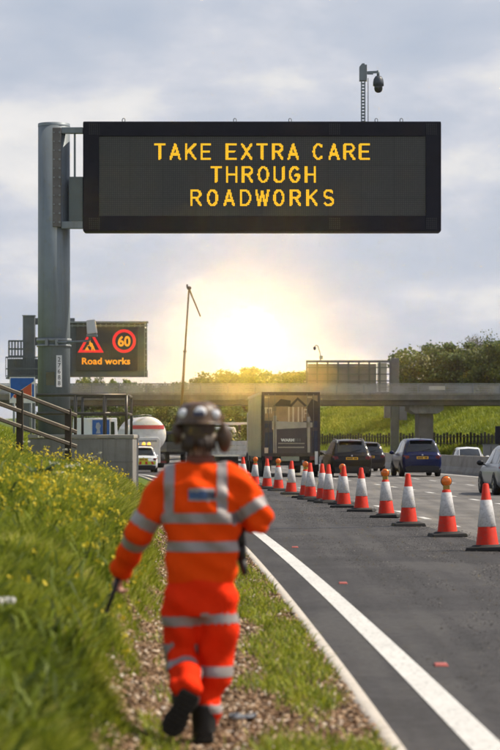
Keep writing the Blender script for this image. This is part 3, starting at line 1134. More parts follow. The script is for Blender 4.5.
for i in range(49):
    X = bxa + 1.2 + i * 2.45
    MB().rng_box(X - 0.05, X + 0.05, 0.03, 0.128, zd + 0.162, zt - 0.09).build('parapet_post', M_STEEL2, br)
sp0, sp1 = at(429, 0, YBR).x, at(445, 0, YBR).x
MB().rng_box(sp0, sp1, 0.0, 0.025, az(390), az(386.2)).build('name_panel', mat('pale_panel', (0.52, 0.51, 0.48), 0.6, var=0.1), br)
pc = at(427.5, 0, YBR).x
MB().plate([(pc - 1.55, zb - 0.002), (pc + 1.55, zb - 0.002), (pc + 1.55, zb - 0.42), (pc + 1.0, zb - 0.75), (pc - 1.0, zb - 0.75), (pc - 1.55, zb - 0.42)], 1.2, 7.8).build('pier_crosshead', M_CONC, br)
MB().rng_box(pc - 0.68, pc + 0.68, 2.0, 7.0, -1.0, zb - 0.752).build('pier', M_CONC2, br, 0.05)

# -------- rear of the sign beyond the bridge
Y3 = 243.0
s3 = thing('opposite_sign', 'back of a dark ribbed gantry sign on a grey post beyond the bridge', 'road sign', (0, Y3, 0))
def a3(px, py):
    p = at(px, py, Y3)
    return p.x, p.z
x0, z1 = a3(306, 360.3)
x1, _ = a3(391, 0)
z0 = 6.0
M_BACK = mat('sign_back_grey', (0.20, 0.20, 0.205), 0.6, 0.2, 0.2, 0.4)
xa, xb = a3(376.5, 0)[0], a3(387, 0)[0]
MB().rng_box(x0 + 0.2, xa, 0.3, 0.55, z0 + 0.2, z1 - 0.34).build('back_panel', M_BACK, s3)
fr = MB()
fr.rng_box(x0, x1, 0, 0.25, z1 - 0.22, z1)
fr.rng_box(x0, x1, 0, 0.25, z0, z0 + 0.22)
for X in np.linspace(x0 + 0.08, x1 - 0.08, 9):
    fr.rng_box(X - 0.08, X + 0.08, 0.02, 0.24, z0 + 0.222, z1 - 0.222)
for z in np.linspace(z0 + 0.6, z1 - 0.7, 4):
    fr.rng_box(x0, x1, -0.08, -0.002, z - 0.05, z + 0.05)
fr.build('rib_frame', M_FRAME, s3)
MB().rng_box(xa + 0.1, xb, 0.32, 0.4, z0 + 0.25, z1 - 0.25).build('pale_louvre', mat('pale_louvre', (0.45, 0.46, 0.47), 0.6, var=0.1, vscale=1), s3)
ppx = a3(395, 0)[0]
MB().rng_box(ppx - 0.40, ppx + 0.40, 0, 0.75, -1.0, a3(0, 358.0)[1]).build('support_post', M_FRAME, s3, 0.03)
MB().rng_box(x1, ppx - 0.402, 0.2, 0.6, z1 - 0.9, z1 - 0.5).build('upper_beam', M_FRAME, s3)
MB().rng_box(x1, ppx - 0.402, 0.2, 0.6, z0 + 0.1, z0 + 0.5).build('lower_beam', M_FRAME, s3)
MB().rng_box(ppx - 1.05, ppx - 0.42, -0.1, 0.5, a3(0, 418)[1], a3(0, 406)[1]).build('control_box', M_BACK, s3)
MB().rng_box(ppx + 0.42, ppx + 1.15, -0.1, 0.5, a3(0, 420)[1], a3(0, 406)[1]).build('control_box', M_BACK, s3)
c3 = thing('bridge_camera', 'small hooked camera pole on the back of the sign beyond the bridge', 'camera', (a3(320.5, 0)[0], Y3, z1))
MB().tube([(0, 0.1, 0), (0, 0.1, 0.55), (-0.08, 0.1, 0.85), (-0.26, 0.1, 1.40), (-0.42, 0.1, 1.48), (-0.55, 0.1, 1.38)], 0.055, 8).build('bent_pole', M_STEEL2, c3)
MB().lathe([(0, 0.2), (0.12, 0.16), (0.14, 0), (0.1, -0.12), (0, -0.18)], (-0.57, 0.1, 1.15), n=12).build('camera_dome', M_DARK, c3)
MB().rng_box(-0.1, 0.22, 0.0, 0.2, 0.1, 0.45).build('junction_box', M_STEEL2, c3)

# -------- concrete central barrier
cbm = MB()
prof = [(-0.30, 0.0), (-0.27, 0.10), (-0.15, 0.32), (-0.10, 0.86), (0.10, 0.86), (0.15, 0.32), (0.27, 0.10), (0.30, 0.0)]
Yb = np.concatenate([np.arange(-20, 60, 8.0), np.arange(60, 330, 4.0)])
vs_ = []
for yy in Yb:
    for o_, h_ in prof:
        vs_.append(on(yy, 15.25 + o_, h_ - (0.02 if h_ == 0 else 0)))
k = len(prof)
cbm.add(vs_, [(i * k + j, i * k + j + 1, (i + 1) * k + j + 1, (i + 1) * k + j) for i in range(len(Yb) - 1) for j in range(k - 1)])
cbar = tag(cbm.build('central_barrier', mat('barrier_concrete', (0.30, 0.285, 0.26), 0.85, var=0.2, vscale=0.5, dirt=0.6, bump=0.2, bscale=6)), 'long grey concrete barrier between the two carriageways', 'barrier')

# -------- pale fence on the far bank
M_PALE = mat('dark_fence_pales', (0.06, 0.05, 0.035), 0.8, var=0.3)
bf = thing('bank_fence', 'dark paling fence along the foot of the green bank beyond the bridge pier', 'fence', (0, 0, 0))
Yf = np.linspace(196, 318, 96)
mbp = []
for i, yy in enumerate(Yf):
    p = on(yy, 39.5)
    h_ = 1.35 + 0.12 * math.sin(i * 1.7)
    MB().rng_box(-0.11, 0.11, -0.06, 0.06, -0.2, h_).build('pale', M_PALE, bf, loc=tuple(p))
for zz in (0.42, 1.05):
    MB().tube([on(yy, 39.5, zz) for yy in Yf[::5]], 0.05, 6).build('rail', M_PALE, bf)

# -------- roadside cabinet and post at the right edge of the photograph
YK = 190.0
cbn = thing('roadside_cabinet', 'dark grey equipment cabinet beyond the barrier at the right edge', 'cabinet', (at(491, 0, YK).x, YK, float(gz(YK, off_of(491, YK)))))
zt_ = at(0, 445, YK).z - cbn.location.z
MB().rng_box(-0.55, 0.55, 0, 0.7, -0.2, zt_).build('cabinet_body', M_BACK, cbn, 0.02)
MB().rng_box(-0.60, 0.60, -0.04, 0.74, zt_ + 0.002, zt_ + 0.06).build('cabinet_lid', M_FRAME, cbn)
MB().rng_box(-0.02, 0.02, -0.015, -0.001, 0.1, zt_ - 0.1).build('door_seam', M_BLACK, cbn)
pst = thing('signal_post', 'dark upright signal post with backing board cut off by the right edge', 'post', (at(499.5, 0, YK).x, YK + 0.3, float(gz(YK, off_of(500, YK)))))
MB().rng_box(-0.28, 0.5, 0, 0.25, 0.3, at(0, 426, YK).z - pst.location.z).build('backing_board', M_DARK, pst, 0.02)
MB().cyl((0.1, 0.3, -0.2), (0.1, 0.3, 2.6), 0.08, n=10).build('post', M_STEEL, pst)

# ================================================================== TREES ON THE FAR BANK
def leaf_mat():
    m = bpy.data.materials.new('tree_leaves')
    m.use_nodes = True
    nt = m.node_tree
    p = nt.nodes['Principled BSDF']
    at_ = nn(nt, 'ShaderNodeAttribute', attribute_name='rnd')
    oi = nn(nt, 'ShaderNodeObjectInfo')
    c1 = ramp(nt, at_.outputs['Fac'], [(0.0, (0.026, 0.050, 0.009)), (0.5, (0.090, 0.132, 0.018)), (0.85, (0.17, 0.21, 0.03)), (1.0, (0.25, 0.25, 0.04))])
    hs = nn(nt, 'ShaderNodeHueSaturation')
    setin(nt, hs.inputs['Hue'], math_n(nt, 'ADD', 0.485, math_n(nt, 'MULTIPLY', oi.outputs['Random'], 0.03)))
    setin(nt, hs.inputs['Value'], math_n(nt, 'ADD', 0.8, math_n(nt, 'MULTIPLY', oi.outputs['Random'], 0.5)))
    nt.links.new(c1, hs.inputs['Color'])
    nt.links.new(hs.outputs[0], p.inputs['Base Color'])
    p.inputs['Roughness'].default_value = 0.6
    tr = nn(nt, 'ShaderNodeBsdfTranslucent')
    nt.links.new(hs.outputs[0], tr.inputs[0])
    mx = nn(nt, 'ShaderNodeMixShader')
    mx.inputs[0].default_value = 0.3
    nt.links.new(p.outputs[0], mx.inputs[1])
    nt.links.new(tr.outputs[0], mx.inputs[2])
    nt.links.new(mx.outputs[0], nt.nodes['Material Output'].inputs[0])
    return m


M_LEAF = leaf_mat()
M_BARK = mat('tree_bark', (0.07, 0.055, 0.04), 0.9, var=0.3, vscale=4, bump=0.3)


def crown_np(seed, H, Wd, n_leaf, low=0.12, leaf=0.26, loose=0.0):
    r_ = np.random.default_rng(seed)
    ncl = 46
    cl = []
    while len(cl) < ncl:
        u = r_.uniform(-1, 1, 3)
        if (u ** 2).sum() > 1:
            continue
        if (u ** 2).sum() < 0.25 and r_.random() < 0.6:
            continue
        x, y = u[0] * Wd / 2, u[1] * Wd / 2
        z = low * H + (u[2] * 0.5 + 0.5) * (1 - low) * H
        cl.append((x, y, z, r_.uniform(0.09, 0.19) * Wd))
    cl = np.array(cl)
    pick = r_.integers(0, ncl, n_leaf)
    d = r_.normal(0, 1, (n_leaf, 3))
    d /= np.linalg.norm(d, axis=1)[:, None]
    rad = cl[pick, 3] * (0.55 + 0.45 * r_.random(n_leaf) ** 0.5) * (1 + loose * r_.normal(0, 0.4, n_leaf))
    P = cl[pick, :3] + d * rad[:, None] * np.array([1, 1, 0.8])
    nrm_ = d + r_.normal(0, 0.5, (n_leaf, 3))
    nrm_ /= np.linalg.norm(nrm_, axis=1)[:, None]
    t = np.cross(nrm_, r_.normal(0, 1, (n_leaf, 3)))
    t /= np.linalg.norm(t, axis=1)[:, None]
    b = np.cross(nrm_, t)
    s = leaf * r_.uniform(0.5, 1.2, n_leaf)[:, None]
    V = np.stack([P - t * s * 0.5, P + b * s * 0.42, P + t * s * 0.6, P - b * s * 0.42], 1)
    clr = r_.random(ncl)
    rn = np.clip(0.55 * clr[pick] + 0.45 * r_.random(n_leaf), 0, 1)
    return V.reshape(-1, 3), np.arange(n_leaf * 4).reshape(-1, 4), np.repeat(rn, 4)


def trunk_mb(seed, H, n_l=7, bare=False):
    r_ = random.Random(seed)
    mb = MB()
    r0 = 0.03 * H
    p = Vector((0, 0, -0.5))
    pts = [p]
    for i in range(5):
        p = p + Vector((r_.uniform(-.05, .05) * H, r_.uniform(-.05, .05) * H, H * (0.13 if i else 0.16)))
        pts.append(p)
    rs = [r0 * (1 - 0.16 * i) for i in range(6)]
    mb.tube(pts, rs, 8)
    def limb(st, dr, ln, r, depth):
        a = st
        d = dr.copy()
        for k in range(3):
            d = (d + Vector((r_.uniform(-.25, .25), r_.uniform(-.25, .25), r_.uniform(-.05, .25)))).normalized()
            b = a + d * ln / 3
            mb.cyl(a, b, r * (1 - k * .25), r * (1 - (k + 1) * .25), 5, caps=False)
            if depth > 0:
                for q in range(2 if bare else 1):
                    nd = (d + Vector((r_.uniform(-.9, .9), r_.uniform(-.9, .9), r_.uniform(-.1, .7)))).normalized()
                    limb(b, nd, ln * 0.6, r * 0.5, depth - 1)
            a = b
    for i in range(n_l):
        st = pts[r_.randint(2, 5)]
        an = 2 * math.pi * i / n_l + r_.uniform(-.4, .4)
        limb(st, Vector((math.cos(an), math.sin(an), r_.uniform(.5, 1.2))).normalized(), H * r_.uniform(.3, .45), r0 * 0.45, 3 if bare else 1)
    return mb


tree_kinds = []
for k, (H, Wd, n, low, lf) in enumerate(((8.0, 7.5, 9000, 0.06, 0.36), (9.5, 7.0, 9500, 0.10, 0.36), (6.0, 7.5, 8000, 0.02, 0.34), (7.0, 5.0, 5500, 0.10, 0.32))):
    V, Q, rn = crown_np(20 + k, H, Wd, n, low, lf, 0.5)
    tree_kinds.append((H, Wd, (V, Q, rn), trunk_mb(40 + k, H * 0.9)))

tree_protos = {}


def place_tree(kind, px, Y, top_py, label, wpx=None, group='trees on the far bank'):
    H, Wd, (V, Q, rn), tm = tree_kinds[kind]
    p = at(px, top_py, Y)
    base = float(gz(Y, off_of(px, Y)))
    h = p.z - base
    if kind not in tree_protos:
        root = thing('bank_tree', label, 'tree', (0, 0, 0), 0, group)
        mesh_np('crown', V, Q, None, [M_LEAF], rn, parent=root)
        tm.build('trunk', M_BARK, root)
        tree_protos[kind] = root
    else:
        root = copy_tree(tree_protos[kind])
        tag(root, label, 'tree', group)
    s = h / H
    wx = (wpx / F * Y / Wd) if wpx else s
    root.location = (p.x, Y, base)
    root.scale = (wx, (wx + s) / 2, s)
    root.rotation_euler = (0, 0, random.uniform(0, 6.28))
    return root


TREES = [
    # kind, px, Y, top, label, width px
    (0, 428, 300, 347, 'dark round tree just right of the sign post beyond the bridge', 82),
    (2, 446, 296, 346, 'broad olive tree above the bridge pier', 82),
    (1, 462, 292, 342, 'tall green tree left of the bare tree above the bridge', 72),
    (2, 492, 288, 338, 'broad green tree above the right end of the bridge', 64),
    (0, 520, 284, 334, 'large dark tree cut off by the right edge above the bridge', 60),
    (3, 406, 306, 366, 'small bushy tree directly behind the grey sign post beyond the bridge', 20),
    (0, 300, 380, 373, 'golden green tree behind the left end of the rear facing sign', 60),
    (2, 272, 392, 369, 'golden broad tree below the brightest patch of sky', 66),
    (1, 246, 400, 367, 'golden tree in the middle of the row under the sky flare', 62),
    (2, 222, 408, 371, 'golden spreading tree at the left end of the sky flare', 58),
    (3, 203, 414, 376, 'small golden tree beside the thin crane boom', 30),
    (0, 180, 420, 384, 'low tree behind the bridge at the foot of the crane boom', 40),
    (2, 148, 424, 380, 'broad dull green tree under the right end of the 60 sign', 46),
    (1, 119, 428, 379, 'dull green tree beneath the middle of the 60 sign', 40),
    (3, 100, 432, 378, 'narrow dull tree beneath the roadworks triangle', 22),
    (3, 88, 434, 376, 'narrow upright tree beneath the left end of the 60 sign', 20),
    (0, 66, 436, 386, 'tree behind the big sign pole and the plinth railings', 50),
]
for t in TREES:
    place_tree(t[0], t[1], t[2], t[3], t[4], t[5])
SHR = [
    (2, 84, 330, 409, 'dark bush below the bridge seen through the left railing bay', 46),
    (2, 124, 336, 408, 'dark bush below the bridge above the white tanker', 44),
    (0, 160, 340, 406, 'dark bush below the bridge between tanker and helmet', 46),
    (2, 196, 338, 409, 'dark bush below the bridge behind the worker helmet', 46),
    (0, 232, 336, 408, 'dark bush below the bridge beside the box trailer', 48),
    (2, 262, 330, 412, 'dark bush below the bridge behind the box trailer', 44),
    (2, 50, 325, 410, 'dark bush below the bridge behind the big pole', 46),
]
for t in SHR:
    place_tree(t[0], t[1], t[2], t[3], t[4], t[5], 'bushes below the bridge')
# nearly bare tree
root = thing('bare_tree', 'nearly bare tree with fine twigs rising above the trees at right', 'tree', (0, 0, 0))
Yt = 310
p = at(480, 331, Yt)
base = float(gz(Yt, off_of(480, Yt)))
h = p.z - base
trunk_mb(77, h * 0.72, 11, True).build('trunk', M_BARK, root)
V, Q, rn = crown_np(99, h * 0.62, 5.6, 420, 0.1, 0.24, 1.0)
V[:, 2] += h * 0.38
mesh_np('crown', V, Q, None, [M_LEAF], rn, parent=root)
root.location = (p.x, Yt, base)

# ================================================================== VEHICLES
M_TYRE = mat('tyre_rubber', (0.014, 0.014, 0.014), 0.85, var=0.3, vscale=10)
M_RIM = mat('alloy_rim', (0.35, 0.35, 0.36), 0.35, 0.8, 0.1, 8)
M_GLASS = mat('dark_car_glass', (0.010, 0.012, 0.013), 0.06, 0.0, 0.2, 2, spec=0.9)
M_TAIL = mat('red_tail_lens', (0.15, 0.010, 0.014), 0.2, var=0.2, vscale=14, coat=0.6)
M_AMBERLENS = mat('amber_lens', (0.75, 0.16, 0.01), 0.25, var=0.15, vscale=20, coat=0.4)
M_PLATEY = mat('yellow_plate', (0.75, 0.42, 0.03), 0.5, var=0.05)
M_CHROME = mat('chrome_trim', (0.6, 0.6, 0.6), 0.2, 0.9, 0.05)

RINGK = 9


def ring_pts(zs, zb, zt, w, wr):
    """right half of a cross-section, bottom centre to top centre"""
    return [(0.0, zs), (w * 0.84, zs), (w * 0.965, zs + 0.12), (w, zs + (zb - zs) * 0.5), (w * 0.985, zb - 0.05), (w * 0.955, zb),
            (wr + 0.015, zt - min(0.085, (zt - zb) * 0.6)), (wr * 0.90, zt - min(0.02, (zt - zb) * 0.2)), (0.0, zt + 0.018)]


class Loft:
    def __init__(self, st):
        self.st = st

    def par(self, s):
        st = self.st
        n = len(st)
        i = min(max(int(math.floor(s)), 0), n - 2)
        t = s - i
        p0, p1, p2, p3 = st[max(i - 1, 0)], st[i], st[i + 1], st[min(i + 2, n - 1)]
        res = []
        for a, b, c, d in zip(p0, p1, p2, p3):
            m1, m2 = (c - a) / 2 * 0.6, (d - b) / 2 * 0.6
            res.append((2 * t ** 3 - 3 * t * t + 1) * b + (t ** 3 - 2 * t * t + t) * m1 + (-2 * t ** 3 + 3 * t * t) * c + (t ** 3 - t * t) * m2)
        return res

    def P(self, s, v, side=1):
        y, zs, zb, zt, w, wr = self.par(s)
        rp = ring_pts(zs, zb, zt, w, wr)
        i = min(int(v), RINGK - 2)
        t = v - i
        x = rp[i][0] * (1 - t) + rp[i + 1][0] * t
        z = rp[i][1] * (1 - t) + rp[i + 1][1] * t
        return Vector((x * side, y, z))

    def N(self, s, v, side=1):
        e = 0.02
        a = self.P(s + e, v, side) - self.P(s - e, v, side)
        b = self.P(s, min(v + e, RINGK - 1), side) - self.P(s, max(v - e, 0), side)
        n = a.cross(b)
        if n.length < 1e-9:
            return Vector((0, 0, 1))
        n.normalize()
        c = self.P(s, v, side) - Vector((0, self.P(s, v, side).y, 0.7))
        return n if n.dot(c) > 0 else -n

    def body(self, mi=0):
        mb = MB()
        n = len(self.st)
        S = np.linspace(0, n - 1, (n - 1) * 4 + 1)
        Vv = [0, 1, 2, 2.5, 3, 3.5, 4, 5, 5.5, 6, 6.5, 7, 7.5, 8]
        prof = [(v, 1) for v in Vv] + [(v, -1) for v in reversed(Vv[1:-1])]
        vs_ = [self.P(s, v, sd_) for s in S for v, sd_ in prof]
        k = len(prof)
        fs_ = [(i * k + j, i * k + (j + 1) % k, (i + 1) * k + (j + 1) % k, (i + 1) * k + j) for i in range(len(S) - 1) for j in range(k)]
        mb.add(vs_, fs_, mi, True)
        mb.f.append(tuple(range(k)))
        mb.f.append(tuple((len(S) - 1) * k + j for j in reversed(range(k))))
        mb.m += [mi, mi]
        mb.smooth += [False, False]
        return mb

    def patch(self, s0, s1, v0, v1, sides=(1,), off=0.006, ns=8, nv=5, mb=None, th=0.0):
        mb = mb or MB()
        if sides == 'across':
            vv = list(np.linspace(v0, 8, nv))
            prof = [(v, 1) for v in vv] + [(v, -1) for v in reversed(vv[:-1])]
            groups = [prof]
        else:
            groups = [[(v, sd_) for v in np.linspace(v0, v1, nv)] for sd_ in sides]
        for prof in groups:
            S = np.linspace(s0, s1, ns)
            vs_ = [self.P(s, v, sd_) + self.N(s, v, sd_) * off for s in S for v, sd_ in prof]
            k = len(prof)
            mb.add(vs_, [(i * k + j, i * k + j + 1, (i + 1) * k + j + 1, (i + 1) * k + j) for i in range(ns - 1) for j in range(k - 1)], 0, True)
        return mb


HATCH = [(0.00, .31, .86, .92, .74, .62), (0.05, .26, .90, .98, .82, .70), (0.20, .23, .93, 1.24, .865, .68), (0.40, .22, .94, 1.50, .87, .63), (0.75, .25, .94, 1.585, .87, .615),
         (1.6, .24, .93, 1.61, .87, .61), (2.25, .24, .92, 1.54, .87, .60), (2.85, .25, .91, 1.18, .865, .66), (3.10, .26, .89, 0.98, .855, .68), (3.70, .30, .78, .85, .80, .60), (3.95, .40, .66, .70, .68, .5)]


def scaled(st, Lk, Wk, Hk):
    return [(y * Lk, zs * Hk, zb * Hk, zt * Hk, w * Wk, wr * Wk) for y, zs, zb, zt, w, wr in st]


def wheel(mbt, mbr, x, y, r=0.315, w=0.21, n=24):
    s = 1 if x > 0 else -1
    mbt.lathe([(r * 0.62, -w / 2), (r * 0.94, -w / 2), (r, -w / 2 + 0.03), (r, w / 2 - 0.03), (r * 0.94, w / 2), (r * 0.62, w / 2)], (x, y, r), 'X', n)
    xf = s * (w / 2 - 0.02)
    prof = [(0.0, xf), (r * 0.16, xf + s * 0.01), (r * 0.18, xf - s * 0.01), (r * 0.56, xf - s * 0.015), (r * 0.64, xf + s * 0.01)]
    mbr.lathe(prof, (x, y, r), 'X', n)


def car(name, label, loc, rz, paint, st, group='cars on the motorway', rails=False, trim=None, plate='LB61 KXN', lowkit=True):
    root = thing(name, label, 'car', loc, rz, group)
    lf = Loft(st)
    Lc = st[-1][0]
    W_b = max(s[4] for s in st)
    zt = max(s[3] for s in st)
    k = zt / 1.61
    body = lf.body().build('body', paint, root)
    body.data.set_sharp_from_angle(angle=R(48))
    n = len(st)
    # glass
    lf.patch(1.35, 3.0, 6.25, 8, 'across', 0.007).build('rear_window', M_GLASS, root, fixn=True)
    lf.patch(6.15, 7.85, 6.2, 8, 'across', 0.007).build('windscreen', M_GLASS, root)
    for sd_ in (1, -1):
        g = MB()
        lf.patch(2.75, 3.72, 5.15, 5.92, (sd_,), 0.007, mb=g)
        lf.patch(3.82, 4.92, 5.12, 5.95, (sd_,), 0.007, mb=g)
        lf.patch(5.02, 6.55, 5.12, 5.93, (sd_,), 0.007, mb=g)
        g.build('side_window', M_GLASS, root)
    # tail lamps wrap round the rear corners
    for sd_ in (1, -1):
        t = lf.patch(0.02, 1.6, 4.0, 5.0, (sd_,), 0.010, 10, 5)
        z0, z1 = 0.74 * k, 0.93 * k
        wt = st[0][4]
        t.plate([(sd_ * wt * 0.995, z0), (sd_ * wt * 0.995, z1 * 0.965), (sd_ * wt * 0.80, z1 * 0.955), (sd_ * wt * 0.76, z0 + 0.05)], -0.014, -0.001)
        t.build('tail_light', M_TAIL, root)
        h = lf.patch(n - 2.0, n - 1.25, 3.7, 4.9, (sd_,), 0.008, 6, 4)
        h.build('headlight', M_CHROME, root)
    # bumper, plate, seams, wiper
    wt = st[0][4]
    b = MB()
    b.plate([(-wt * .98, .23 * k), (wt * .98, .23 * k), (wt * .99, .42 * k), (wt * .7, .46 * k), (-wt * .7, .46 * k), (-wt * .99, .42 * k)], -0.035, 0.03)
    b.rng_box(-wt * 0.95, wt * 0.95, 0.02, Lc - 0.05, 0.17 * k, 0.27 * k)
    b.build('bumper', M_BLACK, root, 0.01)
    sm = MB()
    sm.rng_box(-wt * .74, wt * .74, -0.004, 0.004, .47 * k, .478 * k)
    sm.rng_box(-wt * .62, wt * .62, -0.012, -0.001, .885 * k, .905 * k)
    sm.build('tailgate_seam', M_BLACK, root)
    pl = MB().rng_box(-.26, .26, -0.022, -0.004, .745 * k, .745 * k + .112).build('number_plate', M_PLATEY, root)
    pc_ = MB()
    for i in range(7):
        if i == 4:
            continue
        pc_.rng_box(-.215 + i * .063, -.215 + i * .063 + .042, -0.026, -0.0225, .745 * k + .02, .745 * k + .092)
    pc_.build('plate_characters', M_TEXTBLK, pl)
    # little emblem, wiper, high brake light
    e = MB()
    e.cyl((0, -0.012, .93 * k * 0.985), (0, 0.0, .93 * k * 0.985), 0.04, n=16)
    e.build('badge', M_CHROME, root)
    wz = lf.P(1.5, 8)
    wp = MB().bar(lf.P(1.42, 8) + Vector((0, -0.03, 0.0)), lf.P(1.75, 7.35) + Vector((0, -0.035, 0.01)), 0.014, 0.014)
    wp.build('rear_wiper', M_BLACK, root)
    sp = lf.P(3.05, 8)
    MB().box((0, sp.y - 0.06, sp.z + 0.005), (W_b * 1.15, 0.24, 0.028)).build('roof_spoiler', paint, root, 0.01)
    MB().box((0, sp.y - 0.182, sp.z + 0.002), (0.24, 0.02, 0.016)).build('brake_light', M_TAIL, root)
    ap = lf.P(3.6, 8)
    MB().tube([ap, ap + Vector((0, -0.14, 0.17))], 0.007, 5).build('aerial', M_BLACK, root)
    # mirrors
    for sd_ in (1, -1):
        q = lf.P(6.45, 5.0, sd_)
        m_ = MB()
        m_.ball((q.x + sd_ * 0.15, q.y, q.z + 0.09), (0.115, 0.075, 0.085), 12)
        m_.bar((q.x - sd_ * 0.01, q.y, q.z + 0.02), (q.x + sd_ * 0.12, q.y, q.z + 0.06), 0.05, 0.035)
        m_.build('wing_mirror', trim or M_BLACK, root)
    if rails:
        for sd_ in (1, -1):
            MB().tube([lf.P(s, 6.95, sd_) + Vector((0, 0, 0.045 if 2.9 < s < 6.0 else 0.0)) for s in np.linspace(2.8, 6.1, 9)], 0.017, 6).build('roof_rail', M_CHROME, root)
    # wheels with dark arches
    rW = 0.315 * (0.9 + 0.1 * k) * (1.1 if rails else 1.0)
    for y in (0.80 * Lc / 3.95, Lc - 0.80 * Lc / 3.95):
        for sd_ in (1, -1):
            a_ = MB()
            x_ = sd_ * (W_b + 0.004)
            pr = [(y + (rW + 0.055) * math.cos(t), rW + (rW + 0.055) * math.sin(t)) for t in np.linspace(-0.3, math.pi + 0.3, 20)]
            a_.prism(pr, lambda p, x_=x_: (x_, p[0], p[1]), lambda p, x_=x_, sd_=sd_: (x_ - sd_ * 0.25, p[0], p[1]))
            a_.build('wheel_arch', M_BLACK, root)
            t_, r_ = MB(), MB()
            wheel(t_, r_, sd_ * (W_b - 0.085), y, rW)
            ty = t_.build('wheel', M_TYRE, root)
            r_.build('rim', M_RIM, ty)
            spk = MB()
            for q in range(5):
                an = 2 * math.pi * q / 5
                xs = sd_ * (W_b - 0.085 + 0.095)
                spk.bar((xs, y, rW), (xs, y + math.cos(an) * rW * .6, rW + math.sin(an) * rW * .6), 0.03, 0.05)
            spk.build('spoke_set', M_RIM, ty)
    return root


def paint(name, col, metal=0.0, rough=0.28):
    return mat(name, col, rough, metal, 0.04, 1.0, coat=0.2, dirt=0.02, spec=0.3)


P_BLUE = paint('blue_car_paint', (0.004, 0.011, 0.068), 0.15)
P_BLACK = paint('black_car_paint', (0.006, 0.0065, 0.008), 0.1)
P_NAVY = paint('dark_grey_car_paint', (0.010, 0.011, 0.018), 0.1)
P_SILV = paint('silver_car_paint', (0.30, 0.32, 0.35), 0.5, 0.35)
P_WHITE = paint('white_car_paint', (0.72, 0.73, 0.74), 0.0)


def carpos(px, Y):
    o_ = off_of(px, Y)
    return on(Y, o_)


car('blue_hatchback', 'dark blue hatchback driving away in the lane beside the central barrier', carpos(422.5, 110), heading(112), P_BLUE, scaled(HATCH, 1.02, 1.02, 1.045), trim=P_BLUE)
car('black_estate', 'black tall car with roof rails driving away right of the box trailer', carpos(352, 108), heading(110), P_BLACK, scaled(HATCH, 1.12, 1.03, 1.02), rails=True)
car('dark_hatchback', 'small dark car half hidden behind the black car with roof rails', carpos(369.5, 128), heading(130), P_NAVY, scaled(HATCH, 0.98, 0.99, 0.95))
car('silver_hatchback', 'silver car cut off by the right edge of the photograph', carpos(527.5, 74), heading(76), P_SILV, scaled(HATCH, 1.08, 1.0, 0.93), trim=P_BLACK)
car('white_saloon', 'white car facing the camera beyond the concrete central barrier', carpos(465, 139), heading(136) + math.pi - 0.10, P_WHITE, scaled(HATCH, 1.08, 1.0, 0.90), trim=P_WHITE)

# traffic officer car with amber beacons
oc = car('officer_car', 'white estate car with amber roof beacons and chevron rear beside the plinth', carpos(143.5, 152), heading(152), P_WHITE, scaled(HATCH, 1.15, 1.02, 1.0), trim=P_WHITE)
M_CHEVY = mat('fluorescent_yellow', (0.62, 0.70, 0.05), 0.5, var=0.05)
M_CHEVR = mat('chevron_red', (0.62, 0.03, 0.02), 0.5, var=0.05)
cv_ = MB()
cv_.plate([(-.72, .50), (.72, .50), (.74, .70), (.28, .70), (.28, .88), (-.28, .88), (-.28, .70), (-.74, .70)], -0.006, -0.001)
cv_.build('chevron_panel', M_CHEVY, oc)
cv_ = MB()
for i in range(-3, 4):
    if i % 2:
        cv_.plate([(i * .2 - .08, .51), (i * .2 + .06, .51), (i * .2 + .06 - i * 0.03, .69), (i * .2 - .08 - i * 0.03, .69)], -0.010, -0.0065)
cv_.build('chevron_stripes', M_CHEVR, oc)
lb = MB()
lb.rng_box(-.55, .55, 1.1, 1.35, 1.63, 1.68)
lb.build('beacon_bar', M_BLACK, oc, 0.01)
M_BEACON = mat('amber_beacon', (0.8, 0.35, 0.03), 0.3, var=0, emit=(1.0, 0.55, 0.08), estr=1.2)
for x in (-.32, .1, .42):
    MB().lathe([(0.11, 1.682), (0.11, 1.80), (0.07, 1.85), (0, 1.86)], (x, 1.22, 0), n=14).build('beacon', M_BEACON, oc)

# -------- box trailer
TY = 109.0
tr = thing('box_trailer', 'dark brown box trailer seen from behind with house graphic reading WARM', 'lorry', carpos(291.0, TY), heading(114) - 0.045)
M_TBODY = mat('dark_trailer_frame', (0.055, 0.040, 0.034), 0.5, 0.1, 0.2, 1.0, dirt=0.3)
M_CURT = mat('beige_curtain_side', (0.27, 0.245, 0.16), 0.6, 0.0, 0.12, 0.6, 0.2, 2.0, dirt=0.25)
M_DOOR = mat('trailer_door_grey_blue', (0.050, 0.048, 0.062), 0.5, 0, 0.15, 0.8, dirt=0.2)
TW, TH0, TH1, TL = 1.275, 0.95, 3.72, 13.4
MB().rng_box(-TW + .02, TW - .02, 0.06, TL, TH0, TH1 - 0.02).build('box_body', M_TBODY, tr)
cs = MB()
zz = np.linspace(TH0 - 0.12, TH1 - 0.12, 2)
npl = 60
vs_, fs_ = [], []
for i in range(npl + 1):
    y = 0.12 + (TL - 0.3) * i / npl
    xx = -TW - 0.012 - 0.018 * (0.5 + 0.5 * math.sin(i * 1.9))
    vs_ += [(xx, y, TH0 - 0.1), (xx - 0.01, y, (TH0 + TH1) / 2), (xx, y, TH1 - 0.14)]
for i in range(npl):
    for j in range(2):
        fs_.append((i * 3 + j, i * 3 + j + 1, (i + 1) * 3 + j + 1, (i + 1) * 3 + j))
cs.add(vs_, fs_, 0, True)
cs.build('curtain_side', M_CURT, tr)
rf = MB()
rf.rng_box(-TW - .03, TW + .03, 0.05, TL, TH1 - 0.13, TH1)
rf.build('roof_rail', mat('pale_roof_rail', (0.40, 0.36, 0.30), 0.5, var=0.1, dirt=0.2), tr, 0.015)
fr = MB()
